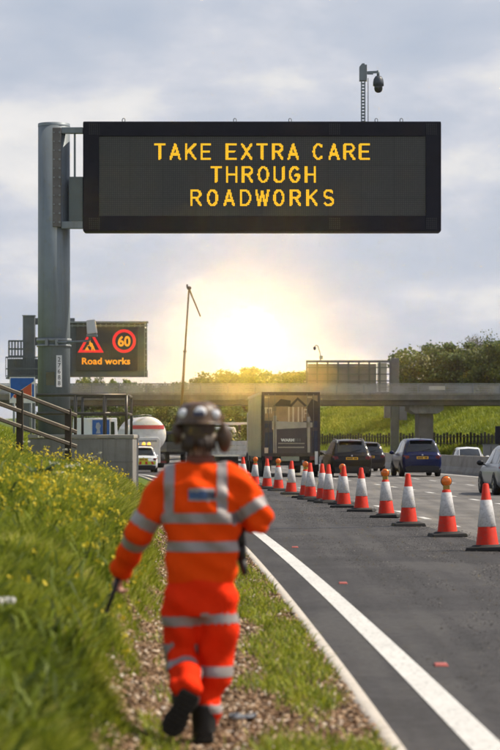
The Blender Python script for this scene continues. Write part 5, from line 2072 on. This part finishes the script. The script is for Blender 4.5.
def hand(mb, wrist, fwd, thumb_dir, grip):
    """palm, four unequal curled fingers and a thumb"""
    fwd = fwd.normalized()
    side = thumb_dir - fwd * thumb_dir.dot(fwd)
    side.normalize()
    pal = fwd.cross(side).normalized() * grip
    for q in np.linspace(-0.028, 0.028, 4):
        capsules(mb, [wrist, wrist + fwd * .085 + side * q], [.022, .017], 10)
    for k, (q, ln) in enumerate(((.033, .030), (.011, .034), (-.011, .031), (-.032, .025))):
        a = wrist + fwd * .088 + side * q
        b = a + (fwd * .85 + pal * .5).normalized() * ln
        c = b + (fwd * .1 + pal).normalized() * ln * .85
        d = c + (pal * .6 - fwd * .8).normalized() * ln * .65
        capsules(mb, [a, b, c, d], [.0105, .0098, .0090, .0078], 8)
    a = wrist + fwd * .03 + side * .036
    b = a + (side * .7 + fwd * .7 + pal * .2).normalized() * .038
    c = b + (fwd * .7 + pal * .7 - side * .1).normalized() * .030
    capsules(mb, [a, b, c], [.0145, .0118, .0092], 8)


stick_dir = (WL(106, 613, 0.17) - WL(122, 571, 0.24)).normalized()
hand(bm_, haL, Vector((-.25, .25, -.95)), Vector((.5, .85, .1)), 1)
hand(bm_, haR, Vector((-.75, .55, .25)), Vector((0, .1, 1)), 1)
voxel(bm_, 'body', M_SKIN, person, 0.0055, 3)

# jacket
jk = MB()
erings(jk, [(.005, 0, WL(0, 583).z, .188, .118), (.005, 0, WL(0, 560).z, .198, .128), (.012, 0, 1.10, .200, .130), (.012, .0, 1.25, .212, .137), (.012, .0, 1.36, .212, .132),
            (.008, .01, 1.44, .178, .112), (.004, .02, 1.50, .120, .085), (0, .03, 1.545, .075, .07)])
capsules(jk, [WL(180, 476), shL, elL, haL + (elL - haL) * .0], [.076, .088, .076, .060])
capsules(jk, [WL(224, 475), shR, elR, haR + (elR - haR) * .06], [.076, .088, .078, .060])
jacket = voxel(jk, 'jacket', M_HV, person, 0.011, 5, 0.011, 26)
# collar
cl = MB()
cl.lathe([(.072, -.02), (.079, .0), (.073, .028), (.066, .028), (.066, -.02)], (0, .03, 1.555), n=24)
cl.build('collar', mat('dark_collar', (0.16, 0.05, 0.03), 0.8), person)


def seg_t(p, a, b):
    d = b - a
    t = (p - a).dot(d) / d.length_squared
    return t, (p - (a + d * min(max(t, 0), 1))).length


def arm_band(sh, el, ha, part, t0, t1, lim=0.125):
    a, b = (sh, el) if part == 0 else (el, ha)
    xside = -1 if sh.x < 0 else 1
    def f(p):
        t, d = seg_t(p, a, b)
        return t0 < t < t1 and d < lim and p.x * xside > 0.17
    return f


def torso(z0, z1, xmax=0.235):
    return lambda p: z0 < p.z < z1 and abs(p.x - .012) < xmax and seg_t(p, shL, elL)[1] > .092 and seg_t(p, shR, elR)[1] > .092


zt1, zt2 = WL(0, 517.5).z, WL(0, 546.5).z
band(jacket, 'reflective_band', M_REFL, jacket, torso(zt1 - .028, zt1 + .028))
band(jacket, 'reflective_band', M_REFL, jacket, torso(zt2 - .028, zt2 + .028))
for pxa in (170.0, 222.5):
    xa = WL(pxa, 0).x
    band(jacket, 'reflective_brace', M_REFL, jacket, lambda p, xa=xa: abs(p.x - xa) < .026 and p.z > zt1 + .026 and p.z < 1.60)
band(jacket, 'reflective_band', M_REFL, jacket, arm_band(shL, elL, haL, 0, 0.66, 0.88))
band(jacket, 'reflective_band', M_REFL, jacket, arm_band(shL, elL, haL, 1, 0.08, 0.30))
band(jacket, 'reflective_band', M_REFL, jacket, arm_band(shR, elR, haR, 0, 0.55, 0.82, 0.16))
band(jacket, 'reflective_band', M_REFL, jacket, arm_band(shR, elR, haR, 1, 0.30, 0.48))
zp0, zp1 = WL(0, 501).z, WL(0, 488).z
xp0, xp1 = WL(188.5, 0).x, WL(216, 0).x
patch_ = band(jacket, 'back_patch', M_REFL, jacket, lambda p: zp0 < p.z < zp1 and xp0 < p.x < xp1 and p.y < 0, 0.003)
zq0, zq1 = WL(0, 498.6).z, WL(0, 491).z
for i in range(6):
    xa = xp0 + 0.006 + i * 0.0235
    band(jacket, 'patch_lettering', mat('patch_blue' if i < 4 else 'patch_navy', (0.05, 0.10, 0.22) if i < 4 else (0.04, 0.05, 0.08), 0.6, var=0.2), jacket,
         lambda p, xa=xa: zq0 < p.z < zq1 and xa < p.x < xa + 0.0225 and p.y < 0, 0.007)

# trousers
tg = MB()
zhem = WL(0, 578).z
erings(tg, [(.008, 0, WL(0, 616).z, .165, .105), (.008, 0, WL(0, 600).z, .186, .122), (.008, 0, zhem + .02, .180, .118), (.008, 0, zhem + .10, .16, .105)])
capsules(tg, [WL(184, 600), WL(182, 625, .04), knL, knL + (anL - knL) * .92], [.118, .108, .092, .082])
capsules(tg, [WL(219, 600), WL(219, 628, .02), knR, WL(207, 702, .03), WL(205, 717, .02)], [.112, .105, .092, .076, .082])
trousers = voxel(tg, 'trousers', M_HV2, person, 0.011, 5, 0.013, 26)
thL, thR = WL(182, 621, .04), WL(219, 619, .02)


def zband(px, py, hz_, rad, slope=0.0, y=0.0):
    c = WL(px, py, y)
    return lambda p: abs(p.z - c.z - slope * (p.x - c.x)) < hz_ and abs(p.x - c.x) < rad


xm = WL(201, 0).x
band(trousers, 'reflective_band', M_REFL, trousers, lambda p: p.x < xm and abs(p.z - WL(0, 620.5).z) < .028)
band(trousers, 'reflective_band', M_REFL, trousers, lambda p: p.x >= xm and abs(p.z - WL(0, 617.5).z) < .028)
band(trousers, 'reflective_band', M_REFL, trousers, lambda p: p.x >= xm and abs(p.z - WL(0, 671).z + .02 * (p.x - .1)) < .026)
band(trousers, 'reflective_band', M_REFL, trousers, lambda p: p.x > -.10 and abs(p.z - WL(0, 707.5).z) < .022 and p.y > -.15)
band(trousers, 'reflective_band', M_REFL, trousers, lambda p: p.x < xm - .02 and p.z < knL.z + .10 and (lambda t: 0.04 < t[0] < 0.20 and t[1] < .13)(seg_t(p, knL, anL)))
band(trousers, 'reflective_band', M_REFL, trousers, lambda p: p.x < xm - .02 and (lambda t: 0.40 < t[0] < 0.58 and t[1] < .13)(seg_t(p, knL, anL)))

# boots: planted right boot, lifted left boot showing its sole
def boot(heel, toe, up, name, k=1.0):
    f = (toe - heel).normalized()
    L_ = (toe - heel).length
    u = (up - f * up.dot(f)).normalized()
    s = f.cross(u).normalized()
    b = MB()
    M_ = Matrix((( s.x, f.x, u.x, heel.x), (s.y, f.y, u.y, heel.y), (s.z, f.z, u.z, heel.z), (0, 0, 0, 1)))
    def T(p):
        return M_ @ Vector(p)
    k_ = k
    secs = [(0.0, .036, .055), (.06, .043, .075), (.12, .042, .085), (.17, .045, .062), (.22, .050, .050), (.27, .042, .042), (.30, .018, .03)]
    n = 16
    vs_ = []
    for y, a, h in secs:
        for i in range(n):
            t = 2 * math.pi * i / n
            vs_.append(T((k_ * a * math.cos(t), y * L_ / .30, h / 2 + .018 + h / 2 * math.sin(t))))
    kk = len(secs)
    b.add(vs_, [(i * n + j, i * n + (j + 1) % n, (i + 1) * n + (j + 1) % n, (i + 1) * n + j) for i in range(kk - 1) for j in range(n)], 0, True)
    o_ = len(b.v) - kk * n
    b.f += [tuple(o_ + j for j in range(n)), tuple(o_ + (kk - 1) * n + j for j in range(n))]
    b.m += [0, 0]
    b.smooth += [False, False]
    b.cyl(T((0, .055 * L_ / .3, .05)), T((0, .045 * L_ / .3, .20)), .052 * k, .062 * k, 16)
    bo = voxel(b, name, M_BOOT, person, 0.008, 4)
    so = MB()
    out_ = [(.0, .034), (.02, .042), (.08, .044), (.13, .038), (.19, .050), (.25, .047), (.295, .028), (.305, .0)]
    poly = [(x, y) for y, x in out_] + [(-x, y) for y, x in reversed(out_[:-1])]
    so.prism([(p[0] * k, p[1] * L_ / .30) for p in poly], lambda p: T((p[0], p[1], 0.0)), lambda p: T((p[0], p[1], .026)))
    for i in range(9):
        y = (.02 + i * .031) * L_ / .30
        c = T((0, y, -.004))
        so.bar(T((-.036 * k, y, -.003)), T((.036 * k, y, -.003)), .012, .010)
    so.build('sole', M_SOLE, bo)


boot(WL(205, 741, -.07), WL(202, 743, .24), Vector((0, 0, 1)), 'boot', 1.25)
boot(WL(191, 692, -.30), WL(168, 735, -.33), Vector((.1, 1.0, .25)), 'boot', 1.3)

# head gear
hm = MB()
hz0 = headc.z + .035
hm.lathe([(.128, -.012), (.122, .0), (.121, .03), (.112, .065), (.09, .092), (.055, .108), (.0, .113)], (headc.x, headc.y, hz0), n=36)
hm.lathe([(.128, -.012), (.136, -.016), (.130, -.004), (.121, .0)], (headc.x, headc.y, hz0), n=36)
hm.plate([(-.09, -.016), (.09, -.016), (.08, -.002), (-.08, -.002)], 0, 0) if False else None
helmet = hm.build('helmet', M_HELM, person)
pk = MB()
pk.prism([(-.09, .09), (.09, .09), (.075, .165), (.03, .185), (-.03, .185), (-.075, .165)], lambda p: (headc.x + p[0], headc.y + p[1], hz0 - .014), lambda p: (headc.x + p[0], headc.y + p[1], hz0 - .004))
pk.build('helmet_peak', M_HELM, helmet)
rdg = MB()
for x in (-.035, .035):
    rdg.tube([(headc.x + x, headc.y + .11 * math.cos(a) * .98, hz0 + .108 * math.sin(a)) for a in np.linspace(.25, 2.9, 9)], .010, 6)
rdg.build('helmet_ridge', M_HELM, helmet)
for (px, py, r_) in ((184, 413.5, .030), (200.5, 412, .034), (215, 414.5, .029)):
    q = WL(px, py)
    dx = (q.x - headc.x) / .122
    yy = headc.y - math.sqrt(max(0.02, 1 - min(dx * dx, .93) - ((q.z - hz0) / .118) ** 2)) * .122
    MB().ball((q.x, yy - .002, q.z), (r_, .016, r_ * .85), 14).build('white_spot', M_HELW, helmet)  # white spots set on the back of the helmet
lb_ = MB()
lb_.rng_box(headc.x - .028, headc.x + .03, headc.y - .135, headc.y - .129, WL(0, 416).z, WL(0, 412).z)
lb_.build('helmet_print', mat('dark_helmet_print', (0.05, 0.05, 0.10), 0.5), helmet)
# rear harness band and ear defenders, hair
MB().lathe([(.100, -.016), (.106, -.014), (.106, .014), (.100, .016)], (headc.x, headc.y, WL(0, 436).z), n=30).build('harness_band', mat('pale_harness', (0.30, 0.24, 0.18), 0.6, var=0.3, vscale=20), helmet)
hr = MB()
erings(hr, [(headc.x, headc.y - .012, headc.z + d, a, b) for d, a, b in ((-.105, .070, .075), (-.07, .084, .095), (-.02, .092, .106), (.04, .094, .108), (.07, .08, .09))])
for i in range(40):
    a = random.uniform(math.pi * 1.02, math.pi * 1.98)
    x0, y0 = headc.x + .085 * math.cos(a), headc.y - .01 + .098 * math.sin(a)
    hr.cyl((x0, y0, headc.z - .04), (x0 * 1.0 + random.uniform(-.012, .012), y0 - .01, headc.z - random.uniform(.11, .15)), .010, .003, 6)
hr.build('hair', M_HAIR, person)
for sx, zz_, ex in ((-1, -.02, .0), (1, -.045, .02)):
    e = MB()
    e.lathe([(0, -.03), (.035, -.028), (.043, -.015), (.045, .012), (.036, .03), (0, .036)], (headc.x + sx * (.115 + ex * .5), headc.y - .012, headc.z + zz_), 'X', 20)
    e.ball((headc.x + sx * (.118 + ex), headc.y - .015, headc.z + zz_ - .01), (.030 + ex * .6, .046, .062 + ex), 14)
    e.tube([(headc.x + sx * .12, headc.y, headc.z + zz_ + .04), (headc.x + sx * .135, headc.y, headc.z + .07), (headc.x + sx * .128, headc.y, hz0 + .01)], .009, 6)
    e.build('ear_defender', mat('brown_ear_defender', (0.060, 0.030, 0.014), 0.5, 0, 0.3, 10), helmet)
# strap hanging at the right hip
sp_ = MB()
pts = [WL(239, 528, .06), WL(240, 545, .05), WL(242, 560, .06), WL(245, 575, .05)]
sp_.tube(pts, [.030, .034, .026, .016], 8)
sp_.build('hip_strap', M_BLACK, person)
gl = MB()
# stick in the left hand
sk = MB()
s0 = WL(122.5, 566, .235) + wroot_p
s1 = WL(106.5, 612, .17) + wroot_p
sk.cyl((0, 0, 0), s1 - s0, .014, .012, 10)
sk.cyl((s1 - s0) * .98, (s1 - s0) * 1.0, .018, .018, 10)
sk.cyl((s1 - s0) * -.05, (s1 - s0) * .30, .018, .018, 10)
stick = sk.build('stick', M_BLACK, None, loc=tuple(s0))
tag(stick, 'short black stick held in the left hand of the orange worker', 'stick')

# ================================================================== GRASS, FLOWERS, CHIPPINGS
def grass_mat(name, stops, transl=0.35, rough=0.6):
    m = bpy.data.materials.new(name)
    m.use_nodes = True
    nt = m.node_tree
    p = nt.nodes['Principled BSDF']
    a = nn(nt, 'ShaderNodeAttribute', attribute_name='rnd')
    c = ramp(nt, a.outputs['Fac'], stops)
    nt.links.new(c, p.inputs['Base Color'])
    p.inputs['Roughness'].default_value = rough
    p.inputs['Specular IOR Level'].default_value = 0.3
    tr_ = nn(nt, 'ShaderNodeBsdfTranslucent')
    nt.links.new(c, tr_.inputs[0])
    mx = nn(nt, 'ShaderNodeMixShader')
    mx.inputs[0].default_value = transl
    nt.links.new(p.outputs[0], mx.inputs[1])
    nt.links.new(tr_.outputs[0], mx.inputs[2])
    nt.links.new(mx.outputs[0], nt.nodes['Material Output'].inputs[0])
    return m


M_GRASS = grass_mat('meadow_grass', [(0.0, (0.028, 0.045, 0.006)), (0.22, (0.100, 0.138, 0.011)), (0.5, (0.26, 0.320, 0.020)), (0.85, (0.46, 0.46, 0.045)), (1.0, (0.66, 0.58, 0.20))])
M_BANKG = grass_mat('bank_grass', [(0.0, (0.095, 0.120, 0.010)), (0.5, (0.26, 0.300, 0.020)), (1.0, (0.44, 0.43, 0.05))])
M_YEL = grass_mat('yellow_petals', [(0.0, (0.62, 0.47, 0.02)), (1.0, (0.80, 0.66, 0.05))], 0.25)
M_UMB = grass_mat('cream_petals', [(0.0, (0.60, 0.58, 0.42)), (1.0, (0.78, 0.76, 0.62))], 0.25)


def blades(name, P, h, w, lean, m, rn, kind='stuff', seed=1, label=None):
    r_ = np.random.default_rng(seed)
    n = len(P)
    an = r_.uniform(0, 2 * np.pi, n)
    la = r_.uniform(0, 2 * np.pi, n)
    sx, sy = np.cos(an) * w / 2, np.sin(an) * w / 2
    lx, ly = np.cos(la) * lean * h, np.sin(la) * lean * h
    V = np.zeros((n, 5, 3))
    V[:, 0] = P + np.stack([-sx, -sy, np.zeros(n)], 1)
    V[:, 1] = P + np.stack([sx, sy, np.zeros(n)], 1)
    mid = P + np.stack([lx * .35, ly * .35, h * .58], 1)
    V[:, 2] = mid + np.stack([sx * .8, sy * .8, np.zeros(n)], 1)
    V[:, 3] = mid - np.stack([sx * .8, sy * .8, np.zeros(n)], 1)
    V[:, 4] = P + np.stack([lx, ly, h * (1 - 0.3 * lean)], 1)
    b = np.arange(n)[:, None] * 5
    quads = b + np.array([0, 1, 2, 3])
    tris = b + np.array([3, 2, 4])
    o = mesh_np(name, V.reshape(-1, 3), quads, tris, [m], np.repeat(rn, 5))
    return tag(o, label, None, None, kind)


def vnoise(x, y, s, seed=0):
    """cheap smooth value noise"""
    r_ = np.random.default_rng(seed)
    T = r_.random((64, 64))
    u, v = x / s, y / s
    i, j = np.floor(u).astype(int), np.floor(v).astype(int)
    fu, fv = u - i, v - j
    fu, fv = fu * fu * (3 - 2 * fu), fv * fv * (3 - 2 * fv)
    g_ = lambda a, b: T[a % 64, b % 64]
    return (g_(i, j) * (1 - fu) + g_(i + 1, j) * fu) * (1 - fv) + (g_(i, j + 1) * (1 - fu) + g_(i + 1, j + 1) * fu) * fv


def scatter(n, y0, y1, o0f, o1, seed, pw=1.0):
    """points on the verge, denser towards the viewer; keeps to what the view can reach plus a margin"""
    r_ = np.random.default_rng(seed)
    u = r_.random(n)
    Y = y0 * (y1 / y0) ** u if pw == 1.0 else y0 + (y1 - y0) * u
    omin = np.maximum(-0.1085 * Y - 0.6 - Lx(Y), o0f)
    off = omin + (o1 - omin) * r_.random(n)
    return Y, off


def zz_of(Y, off):
    return np.interp(off, PO, PZ) * near_k(Y) - 0.03


# meadow on the bank
n = 270000
Y, off = scatter(n, 6.5, 62, -9.0, -1.80, 3)
X = Lx(Y) + off
cl_ = vnoise(X * 3, Y * 3, 1.0, 5)
cl2 = vnoise(X, Y, 0.9, 6)
edge = np.clip((-off - 1.85 + 0.5 * (vnoise(X, Y, 0.5, 61) - 0.6)) / (0.60 - 0.32 * sstep(18, 28, Y)), 0, 1)
h = (0.12 + 0.20 * cl_ + 0.10 * rng.random(n) + 0.10 * sstep(22, 30, Y) * (1 - sstep(38, 42, Y))) * (0.10 + 0.90 * edge) * (1 - 0.35 * sstep(34, 42, Y))
rn = np.clip(0.02 + 0.62 * cl2 + 0.75 * (rng.random(n) - 0.38) + 0.12 * sstep(14, 26, Y), 0, 1)
k_ = (edge > 0.03)
P_ = np.stack([X, Y, zz_of(Y, off)], 1)[k_]
blades('meadow_grass', P_, h[k_], (0.005 + 0.005 * rng.random(n) + 0.00012 * Y)[k_], (0.3 + 0.5 * rng.random(n))[k_], M_GRASS, rn[k_], seed=11)
# coarser verge grass farther along the slope
n = 42000
Y, off = scatter(n, 60, 170, -14.0, -1.2, 65)
X = Lx(Y) + off
c7 = vnoise(X, Y * .5, 1.6, 66)
zf = np.array([float(gz(y, o)) for y, o in zip(Y, off)])
blades('far_verge_grass', np.stack([X, Y, zf - .05], 1), (0.16 + 0.28 * c7) * np.clip((-off - 1.0) / 1.2, .25, 1), 0.02 + .02 * rng.random(n), 0.3 + .4 * rng.random(n), M_GRASS, np.clip(.1 + .6 * c7 + .5 * (rng.random(n) - .35), 0, 1), seed=67)
# leafy weeds
n = 26000
Y, off = scatter(n, 6.5, 60, -9.0, -2.2, 4)
X = Lx(Y) + off
c3 = vnoise(X, Y, 0.55, 9)
sel = c3 > 0.45
X, Y, off, c3 = X[sel], Y[sel], off[sel], c3[sel]
n = len(X)
hh = (0.05 + 0.17 * rng.random(n)) * (1 - 0.35 * sstep(34, 42, Y))
P = np.stack([X, Y, zz_of(Y, off) + hh * rng.random(n)], 1)
blades('leafy_weeds', P, hh, 0.014 + 0.022 * rng.random(n), 0.7 + 0.5 * rng.random(n), M_GRASS, np.clip(0.05 + 0.6 * rng.random(n) * c3, 0, 1), seed=12)
# grass patches between path and edge strip, and seedlings in the chippings
n = 60000
Y, off = scatter(n, 7, 60, -1.9, -0.58, 8)
X = Lx(Y) + off
c4 = vnoise(X * 1.0, Y * 0.45, 0.42, 21) + 0.45 * np.exp(-((off + 0.92) / 0.22) ** 2) - 0.5 * np.exp(-((off + 1.5) / 0.25) ** 2)
sel = c4 + rng.normal(0, 0.10, n) > 0.66
X, Y, off, c4 = X[sel], Y[sel], off[sel], c4[sel]
n = len(X)
blades('verge_grass', np.stack([X, Y, zz_of(Y, off) + 0.02], 1), 0.05 + 0.10 * rng.random(n), 0.008 + 0.006 * rng.random(n), 0.4 + 0.6 * rng.random(n), M_GRASS, np.clip(0.12 + 0.75 * rng.random(n), 0, 1), seed=13)


def flower_heads(name, P, size, m, k=4, seed=0):
    r_ = np.random.default_rng(seed)
    n = len(P)
    d = r_.normal(0, 1, (n, k, 3))
    c = P[:, None, :] + d * size[:, None, None] * 0.5
    t = r_.normal(0, 1, (n, k, 3))
    t /= np.linalg.norm(t, axis=2)[..., None]
    b = np.cross(t, r_.normal(0, 1, (n, k, 3)))
    b /= np.linalg.norm(b, axis=2)[..., None]
    s = size[:, None, None] * r_.uniform(.4, .8, (n, k, 1))
    V = np.stack([c - t * s, c - b * s, c + t * s, c + b * s], 2).reshape(-1, 3)
    return tag(mesh_np(name, V, np.arange(n * k * 4).reshape(-1, 4), None, [m], np.repeat(r_.random(n * k), 4)), kind='stuff')


# yellow flowers on thin stems, in drifts
n = 5200
Y, off = scatter(n, 13, 52, -8.0, -2.0, 31)
X = Lx(Y) + off
c5 = vnoise(X, Y * 0.6, 0.8, 33)
pr = np.clip((c5 - 0.34) * 2.2, 0.03, 1) * np.clip((Y - 14) / 10.0, 0.03, 1)
sel = rng.random(n) < pr
X, Y, off = X[sel], Y[sel], off[sel]
n = len(X)
hh = (0.20 + 0.34 * rng.random(n)) * (1 - 0.35 * sstep(36, 43, Y))
P = np.stack([X, Y, zz_of(Y, off)], 1)
blades('flower_stems', P, hh, 0.006 + 0 * hh, 0.12 + 0.1 * rng.random(n), M_GRASS, np.clip(0.3 + 0.5 * rng.random(n), 0, 1), seed=14)
flower_heads('yellow_flowers', P + np.stack([rng.normal(0, .02, n), rng.normal(0, .02, n), hh * 0.97], 1), 0.012 + 0.011 * rng.random(n), M_YEL, 4, 15)
# cream umbels
n = 14
Y, off = scatter(n, 22, 40, -8.0, -2.6, 41)
X = Lx(Y) + off
hh = 0.35 + 0.35 * rng.random(n)
P = np.stack([X, Y, zz_of(Y, off)], 1)
blades('umbel_stems', P, hh, 0.008 + 0 * hh, 0.12 + 0 * hh, M_GRASS, 0.4 + 0 * hh, seed=16)
PP = np.repeat(P + np.stack([0 * hh, 0 * hh, hh * .98], 1), 9, axis=0)
PP += rng.normal(0, 1, PP.shape) * np.array([.03, .03, .006])
flower_heads('cream_flowers', PP, 0.009 + 0.006 * rng.random(len(PP)), M_UMB, 3, 17)

# dark dock plant on the bank
def leafy_plant(name, loc, label, nL, L0, seed, m):
    root = thing(name, label, 'plant', loc)
    r_ = random.Random(seed)
    for part, cnt in (('leaves', nL),):
        V, Q, rn_ = [], [], []
        for i in range(cnt):
            a = r_.uniform(0, 6.28)
            el = r_.uniform(.2, 1.35)
            ln = L0 * r_.uniform(.6, 1.2)
            w = ln * r_.uniform(.16, .24)
            dx, dy = math.cos(a), math.sin(a)
            st = r_.uniform(0, .25) * L0
            for k in range(5):
                t = k / 4
                rr = ln * t * math.cos(el * (1 - .5 * t)) + .02
                zz_ = st + ln * t * math.sin(el) - ln * .35 * t * t
                ww = w * math.sin(math.pi * min(.97, t * .9 + .08))
                V += [(dx * rr - dy * ww, dy * rr + dx * ww, zz_), (dx * rr + dy * ww, dy * rr - dx * ww, zz_)]
                rn_ += [0.1 + .5 * ((i * 37) % 10) / 10] * 2
            b = len(V) - 10
            Q += [(b + 2 * k, b + 2 * k + 1, b + 2 * k + 3, b + 2 * k + 2) for k in range(4)]
        mesh_np(part, np.array(V), np.array(Q), None, [m], np.array(rn_), parent=root, smooth=True)
    MB().cyl((0, 0, -.1), (0.02, 0.01, L0 * .9), .012, .006, 6).build('stem', M_BARK, root)
    return root


M_DOCK = grass_mat('dock_leaves', [(0.0, (0.018, 0.040, 0.010)), (1.0, (0.06, 0.11, 0.02))], 0.2)
for (px, py, Yp, L0, lab) in ((40, 489, 28, .30, 'dark broad leaved plant low on the grassy bank at left'), (24, 500, 27, .22, 'smaller dark leaved plant at the far left of the bank')):
    q = at(px, py, Yp)
    leafy_plant('broad_leaved_plant', (q.x, Yp, float(gz(Yp, off_of(px, Yp))) + .12), lab, 46, L0, int(px), M_DOCK)

# chippings and dead leaves on the path
n = 62000
Y, off = scatter(n, 8, 60, -2.15, -0.56, 51)
X = Lx(Y) + off
r_ = np.random.default_rng(52)
sz = 0.007 + 0.014 * r_.random(n) ** 2
d = r_.normal(0, 1, (n, 3)); d[:, 2] *= .35
d /= np.linalg.norm(d, axis=1)[:, None]
b = np.cross(d, r_.normal(0, 1, (n, 3)) + np.array([0, 0, 1.5]))
b /= np.linalg.norm(b, axis=1)[:, None]
c = np.cross(d, b)
P = np.stack([X, Y, zz_of(Y, off) + 0.045 + 0.008 * r_.random(n)], 1)
cs_ = []
for sgn in ((-1, -1, -1), (1, -1, -1), (1, 1, -1), (-1, 1, -1), (-1, -1, 1), (1, -1, 1), (1, 1, 1), (-1, 1, 1)):
    cs_.append(P + d * (sz * sgn[0])[:, None] + b * (sz * .6 * sgn[1])[:, None] + c * (sz * .28 * sgn[2])[:, None] + r_.normal(0, .0018, (n, 3)))
V = np.stack(cs_, 1).reshape(-1, 3)
fq = np.array([(3, 2, 1, 0), (4, 5, 6, 7), (0, 1, 5, 4), (1, 2, 6, 5), (2, 3, 7, 6), (3, 0, 4, 7)])
Q = (np.arange(n)[:, None, None] * 8 + fq[None]).reshape(-1, 4)
M_CHIP = grass_mat('wood_and_stone_chips', [(0.0, (0.05, 0.026, 0.012)), (0.35, (0.17, 0.095, 0.048)), (0.7, (0.33, 0.205, 0.115)), (0.9, (0.52, 0.39, 0.26)), (1.0, (0.70, 0.63, 0.55))], 0.0, 0.85)
tag(mesh_np('path_chippings', V, Q, None, [M_CHIP], np.repeat(r_.random(n), 8)), kind='stuff')
# loose stones on the fresh tarmac
n = 26000
u = r_.random(n)
Y = 14 * (75 / 14) ** u
off = 0.12 + 3.7 * r_.random(n) ** 0.6
keep = vnoise(off * 1.4, Y * .2, .6, 71) > 0.42
Y, off = Y[keep], off[keep]
n = len(Y)
sz = 0.003 + 0.008 * r_.random(n) ** 3 + Y * 0.00006
P = np.stack([Lx(Y) + off, Y, np.full(n, .004)], 1)
V = np.stack([P + np.stack([-sz, -sz, 0 * sz], 1), P + np.stack([sz, -sz * .8, 0 * sz], 1), P + np.stack([sz * .9, sz, 0 * sz], 1), P + np.stack([-sz * .8, sz, 0 * sz], 1), P + np.stack([0 * sz, 0 * sz, sz * .9], 1)], 1).reshape(-1, 3)
b = np.arange(n)[:, None] * 5
T_ = np.concatenate([b + np.array(t) for t in ((0, 1, 4), (1, 2, 4), (2, 3, 4), (3, 0, 4))])
M_GRIT = grass_mat('loose_grit', [(0.0, (0.02, 0.02, 0.02)), (0.8, (0.06, 0.056, 0.053)), (1.0, (0.20, 0.19, 0.175))], 0.0, 0.85)
tag(mesh_np('loose_grit', V, None, T_, [M_GRIT], np.repeat(r_.random(n), 5)), kind='stuff')

# tall grass on the far bank
n = 60000
r_ = np.random.default_rng(91)
Y = 170 + 190 * r_.random(n)
off = 36.5 + 26 * r_.random(n)
X = Lx(Y) + off
keep = np.abs(X) < 0.13 * Y
X, Y, off = X[keep], Y[keep], off[keep]
n = len(X)
c6 = vnoise(X, Y * .5, 2.2, 92)
blades('bank_grass', np.stack([X, Y, np.interp(off, PO, PZ) - .1], 1), 0.35 + 0.5 * c6, 0.07 + .05 * r_.random(n), 0.3 + .3 * r_.random(n), M_BANKG, np.clip(.15 + .6 * c6 + .3 * (r_.random(n) - .3), 0, 1), seed=93)

# ================================================================== HAZE
HAZE = 0.00022  # thin volume added to spread the sky flare as a golden veil
if HAZE > 0:
    hz_m = bpy.data.materials.new('warm_haze')
    hz_m.use_nodes = True
    hnt = hz_m.node_tree
    hnt.nodes.clear()
    ho = nn(hnt, 'ShaderNodeOutputMaterial')
    pv = nn(hnt, 'ShaderNodeVolumePrincipled')
    pv.inputs['Color'].default_value = (1.0, 0.93, 0.82, 1)
    pv.inputs['Density'].default_value = HAZE
    pv.inputs['Anisotropy'].default_value = 0.97
    hnt.links.new(pv.outputs[0], ho.inputs['Volume'])
    hz_o = MB().rng_box(-560, 360, -60, 940, -3, 15).build('haze', hz_m)
    tag(hz_o, kind='stuff')
